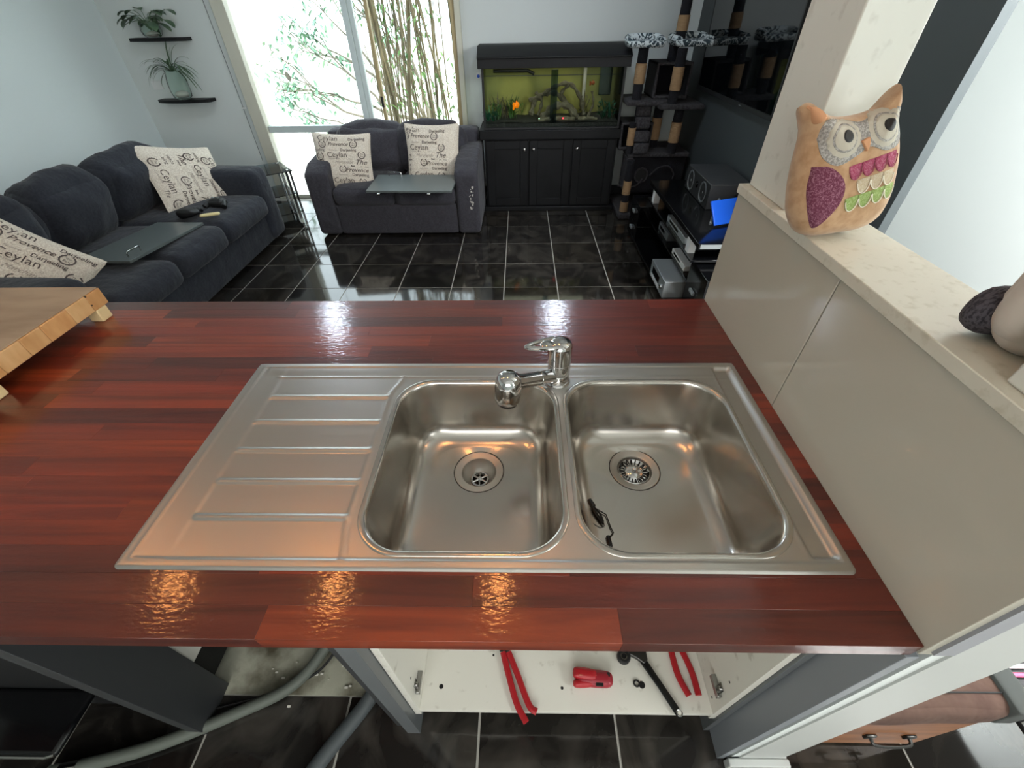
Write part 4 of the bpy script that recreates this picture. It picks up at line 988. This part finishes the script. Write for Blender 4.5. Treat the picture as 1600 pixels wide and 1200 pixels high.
for y in (-.14, .14):
    cn = obj('cone', B().lathe([(.066, .0), (.068, .004), (.060, .006), (.052, -.004), (.02, -.016), (.018, -.008), (0, -.002)], (-.1222, y, .08), 32, axis=(-1, 0, 0)), 'grey_lam', sp, local=True)
    obj('dust_cap', B().lathe([(.02, -.012), (.014, -.002), (0, .003)], (-.1222, y, .08), 20, axis=(-1, 0, 0)), 'silver', cn, local=True)
obj('tweeter', B().lathe([(.022, 0), (.022, .003), (.010, .003), (.008, .007), (0, .009)], (-.1222, 0, .09), 24, axis=(-1, 0, 0)), 'black', sp, local=True)
sb = thing('tablet_stand', 'bright blue tablet propped on a grey stand at the tv unit near end', 'tablet', (1.36, 2.72, .526), (0, 0, math.radians(20)))
obj('tablet', B().box(-.15, .15, -.008, .004, .01, .16, RM(x=-35)), 'blue', sb, local=True, bevel=.004)
obj('support_arm', B().tube([(-.02, -.10, .012), (.01, .03, .10)], .009, 8), 'silver', sb, local=True)
obj('support_arm', B().tube([(-.16, .03, .012), (-.02, .16, .11)], .008, 8), 'grey_lam', sb, local=True)
obj('foot', B().box(-.06, .06, -.115, -.085, 0, .02), 'silver', sb, local=True, bevel=.003)
tag(obj('router', B().box(1.44, 1.54, 2.86, 2.96, .5258, .64), 'black_m', bevel=.004), 'small black box standing right of the centre speaker', 'router')

# ================================================================= OWL CUSHION
def smoothpoly0(pts, n=3):
    P = curve([(x, y, 0) for x, y in pts+[pts[0]]], n); return [(p.x, p.y) for p in P[:-1]]
OUT = [(0, -.105), (.045, -.104), (.078, -.092), (.096, -.06), (.100, -.02), (.098, .025), (.090, .06), (.084, .085), (.088, .118), (.083, .124), (.062, .102), (.035, .092), (0, .089),
       (-.035, .092), (-.066, .104), (-.088, .120), (-.100, .114), (-.090, .085), (-.092, .06), (-.098, .025), (-.101, -.02), (-.097, -.06), (-.078, -.092), (-.045, -.104)]
OUT = smoothpoly0(OUT)
def outr(th):
    # radius of outline at angle th
    d = (math.cos(th), math.sin(th)); best = 0
    for i in range(len(OUT)):
        (x1, y1), (x2, y2) = OUT[i], OUT[(i+1) % len(OUT)]
        den = d[0]*(y2-y1)-d[1]*(x2-x1)
        if abs(den) < 1e-12: continue
        t = (x1*(y2-y1)-y1*(x2-x1))/den; s = (x1*d[1]-y1*d[0])/den
        if t > 0 and -1e-6 <= s <= 1+1e-6: best = max(best, t)
    return best
def owlz(u, v):
    r = math.hypot(u, v); R_ = outr(math.atan2(v, u)); q = min(1, r/R_)
    return .046*(1-q**3.4)**.5*(.75+.25*(1-max(0, v)/.13))
ow = thing('owl_cushion', 'tan felt owl shaped cushion with cream eyes on white ledge', 'cushion'); om = TR((.580, .838, 1.243+.103), -17, -8, 0) @ Matrix.Diagonal((.86, 1.15, 1, 1)); ow.matrix_world = om; W[ow.name] = om.copy()
b = B()
for s in (-1, 1):
    v = []; f = []; nr, na = 16, 72
    for i in range(nr+1):
        q = math.sin(i/nr*math.pi/2)
        for k in range(na):
            th = 2*math.pi*k/na+.02; R_ = outr(th)*q; u, vv = R_*math.cos(th), R_*math.sin(th); v.append((u, s*owlz(u, vv)*(.9 if s > 0 else 1), vv))
    f = [(i*na+k, i*na+(k+1) % na, (i+1)*na+(k+1) % na, (i+1)*na+k) for i in range(nr) for k in range(na)]
    if s < 0: f = [q[::-1] for q in f]
    b.add(v, f)
obj('body', b, 'felt', ow, local=True, ang=85)
def patch(nm, poly, m, eps=.0012, th=.0012, parent=None, **k):
    # felt patch: polygon fanned in rings from its centre, draped on the body
    cx = sum(p[0] for p in poly)/len(poly); cy_ = sum(p[1] for p in poly)/len(poly); v = []; n = len(poly); nr = 6
    for i in range(nr+1):
        q = i/nr
        for (x, y) in poly:
            u, vv = cx+(x-cx)*q, cy_+(y-cy_)*q; v.append((u, -owlz(u, vv)-eps-(th if i < nr else 0), vv))
    for (x, y) in poly: v.append((x, -owlz(x, y)+.001, y))
    f = [(i*n+k_, i*n+(k_+1) % n, (i+1)*n+(k_+1) % n, (i+1)*n+k_) for i in range(nr+1) for k_ in range(n)]
    bb = B().add(v, f); return obj(nm, bb, m, parent or ow, local=True, ang=60, **k)
def circ(cx, cy_, rx, ry=None, n=28, wob=0, rot=0):
    ry = ry or rx; return [(cx+rx*math.cos(t)*(1+wob*math.cos(14*t)), cy_+ry*math.sin(t)*(1+wob*math.cos(14*t))) for t in [2*math.pi*k/n for k in range(n)]]
def smoothpoly(pts, n=5):
    P = curve([(x, y, 0) for x, y in pts+[pts[0]]], n); return [(p.x, p.y) for p in P[:-1]]
patch('eye_mask', smoothpoly([(-.078, .06), (-.068, .086), (-.03, .084), (0, .076), (.03, .084), (.068, .088), (.082, .066), (.076, .036), (.045, .026), (.012, .036), (-.01, .026), (-.045, .014), (-.070, .030)]), 'felt_gr', .001)
for s, (ex, ey) in ((-1, (-.036, .055)), (1, (.040, .062))):
    e = patch('eye', circ(ex, ey, .030, .030, 56, .03), 'felt_c', .0022)
    patch('eye_ring', circ(ex, ey, .0225, .0225, 32), 'felt_gr', .0040, .0004, e)
    patch('eye_disc', circ(ex, ey, .0195, .0195, 32), 'felt_c', .0047, .0004, e)
    patch('pupil', circ(ex+.004, ey+.002, .0098, .0098, 24), 'black_m', .0056, .001, e)
patch('beak', smoothpoly([(-.007, .046), (.009, .050), (.004, .030)], 4), 'felt_o', .0045)
patch('wing', smoothpoly([(-.084, .018), (-.055, .012), (-.030, -.012), (-.028, -.04), (-.045, -.068), (-.064, -.086), (-.080, -.060), (-.088, -.02)]), 'felt_p', .001)
for nm, m, y0_, x0_, n_, wd, tilt in (('scallop_row', 'felt_k', .002, -.024, 4, .0235, .16), ('scallop_row', 'felt_w', -.021, -.006, 3, .0245, .14), ('scallop_row', 'felt_g', -.049, -.022, 4, .0245, .16)):
    rw_ = None
    for k in range(n_):
        cx = x0_+wd*(k+.5); cy_ = y0_+tilt*wd*(k+.5); poly = [(cx-wd*.48, cy_-.0), (cx-wd*.48, cy_+.006), (cx+wd*.48, cy_+.006+tilt*wd), (cx+wd*.48, cy_+tilt*wd*.9)]+[(cx+wd*.48*math.cos(t), cy_+.002-.018*math.sin(t)) for t in [math.pi*q/8 for q in range(1, 8)]]
        if cx+wd*.5 > .093: continue
        p = patch('scallop' if rw_ else 'scallop_row', poly, m, .001, .0008, rw_ or ow)
        if rw_ is None: rw_ = p
        obj('stitching', B().tube([(x, -owlz(x, y)-.0028, y) for x, y in [poly[0]]+poly[4:][::-1]+[poly[3]]] if False else [(x, -owlz(x, y)-.0028, y) for x, y in [poly[3]]+poly[4:]+[poly[0]]], .0008, 5), 'thread' if m != 'felt_k' else 'felt_k', rw_, local=True)
for sgn in (-1,):
    obj('ear_fold', B().tube([(-.094, -.012, .112), (-.080, -.022, .098), (-.066, -.030, .088)], [.003, .006, .002], 8), 'felt_o', ow, local=True)
    patch('ear_lining', smoothpoly([(-.093, .112), (-.074, .104), (-.068, .090), (-.084, .084)]), 'felt_o', .001)
# second soft cushion at the right edge
gc = thing('knitted_cushion', 'rounded pale grey fleece and dark knit cushion by near post', 'cushion', (.668, .436, 1.243), (0, math.radians(4), math.radians(0)))
obj('fleece_band', B().soft(-.088, .06, -.036, .034, .001, .165, .045, .010, 14, nz=.003), 'fleece', gc, local=True)
obj('knit_panel', B().soft(-.042, .075, -.052, -.01, .003, .120, .03, .010, 14), 'knit', gc, local=True)
obj('knit_back', B().soft(-.096, .05, .018, .050, .002, .062, .028, .006, 14), 'knit', gc, local=True)

# ================================================================= CEILING LIGHTS
def downlight(x, y, glow, col, pw, lb, gp, r):
    t = thing('downlight', lb, 'ceiling light', (x, y, 2.5), group=gp)
    obj('trim_ring', B().lathe([(r+.02, 0), (r+.02, -.006), (r, -.008), (r, 0)], (0, 0, 0), 32, cap=False), 'white', t, local=True)
    obj('diffuser', B().lathe([(r, -.003), (0, -.003)], (0, 0, 0), 24), glow, t, local=True)
    lamp('downlight_lamp', 'AREA', (x, y, 2.488), (0, 0, 0), pw, col, r*2, disk=True)
for x in (-1.82, .33): downlight(x, 3.52, 'coolglow', (.8, .9, 1), 9, 'cool white recessed ceiling downlight nearer the left wall' if x < 0 else 'cool white recessed ceiling downlight nearer the television', 'cool downlights over the living room', .11)
for x in (-1.82, -.97, -.12, 1.53): downlight(x, .94, 'warmglow', (1, .42, .12), 1.7, {-1.82: 'warm ceiling downlight over the chopping board end of the worktop', -.97: 'warm ceiling downlight over the left end of the drainer', -.12: 'warm ceiling downlight over the left sink bowl', 1.53: 'warm ceiling downlight to the right of the half wall'}[x], 'warm downlights over the worktop', .04)

# ================================================================= OUTDOORS
struct('ground', B().box(-9, 5, YB+.12, 14, -.12, -.04), 'ground')
struct('wall_garden', B().box(-9, 5, 9.0, 9.15, -.04, 1.15), 'ground')
random.seed(4)
bam = thing('bamboo_clump', 'clump of tall tan bamboo stems outside the window right pane', 'bamboo', (-.95, 6.0, 0))
lf = B()
for k in range(60):
    x = random.uniform(-1.62, -.42); y = random.uniform(5.45, 6.25); r = random.choice((.004, .005, .006, .008, .009, .012)) if k > 3 else .022
    lx = random.uniform(-.35, .25)+(x+1)*.15; pts = [(x, y, -.04), (x+lx*.2+random.uniform(-.04, .04), y, .8), (x+lx*.6+random.uniform(-.05, .05), y+.03, 1.7), (x+lx*1.3, y, 3.0)]
    cv = curve(pts, 8); cu = B().tube(cv, [r*(1.12 if i % 3 == 0 else 1) for i in range(len(cv))], 8)
    obj('culm', cu, 'culm', bam)
    for q in range(4):
        p = cv[random.randint(6, len(cv)-1)]
        for w_ in range(3):
            th = random.uniform(0, 6.28); leafb(lf, p+Vector((random.uniform(-.1, .1), random.uniform(-.1, .1), random.uniform(-.1, .1))), (math.cos(th), math.sin(th), -.1), random.uniform(.07, .13), .012, 1.0, 4)
o = obj('foliage', lf, 'leaf2', bam); o['kind'] = 'stuff'
tr = thing('garden_tree', 'spreading thin branched tree seen pale through the left panes', 'tree', (-1.6, 7.15, 0))
br = B(); lf = B()
def grow(p, d, L, r, lev):
    d = d.normalized(); q = p+d*L*.5+Vector((random.uniform(-.04, .04), 0, random.uniform(-.03, .05))); e = p+d*L
    br.tube([p, q, e], [r, r*.85, r*.65], 6)
    if lev >= 2:
        for k in range(9):
            t = p+(e-p)*random.random(); th = random.uniform(0, 6.28)
            leafb(lf, t+Vector((random.uniform(-.09, .09), 0, random.uniform(-.09, .09))), (math.cos(th), math.sin(th)*.6, random.uniform(-.5, .4)), random.uniform(.07, .13), .020, .8, 4)
    if lev < 5:
        for k in range(2 if lev else 5):
            nd = (d+Vector((random.uniform(-.75, .55), random.uniform(-.2, .2), random.uniform(-.25, .45)))).normalized(); grow(e if k < 2 or lev else q, nd, L*random.uniform(.68, .9), r*.62, lev+1)
for a in ((-1, 0, .35), (-.8, .1, .75), (-.5, 0, 1.1), (-.2, 0, 1.2), (-1, -.1, .12)): grow(Vector((-1.3, 7.15, .25)), Vector(a), random.uniform(.55, .75), .034, 1)
br.tube([(-1.2, 7.15, -.04), (-1.27, 7.15, .15), (-1.3, 7.15, .27)], [.05, .045, .035], 10)
obj('branches', br, 'bark', tr); o = obj('foliage', lf, 'leaf3', tr); o['kind'] = 'stuff'

mb = thing('hanging_mobile', 'thin hanging cord with three leaf shapes outside the window left pane', 'mobile', (-2.47, 5.3, 1.15))
obj('string', B().tube([(-2.475, 5.3, 2.3), (-2.47, 5.3, 1.2), (-2.465, 5.3, .72)], .003, 6), 'bark', mb)
for k, (dx_, z) in enumerate(((.03, 1.20), (.06, 1.13), (.02, 1.07))):
    q = B(); leafb(q, (-2.45+dx_, 5.3, z), (.4 if k % 2 else -.4, -.2, -1), .09, .030, .2, 5); obj('leaf_shape', q, 'bark', mb)
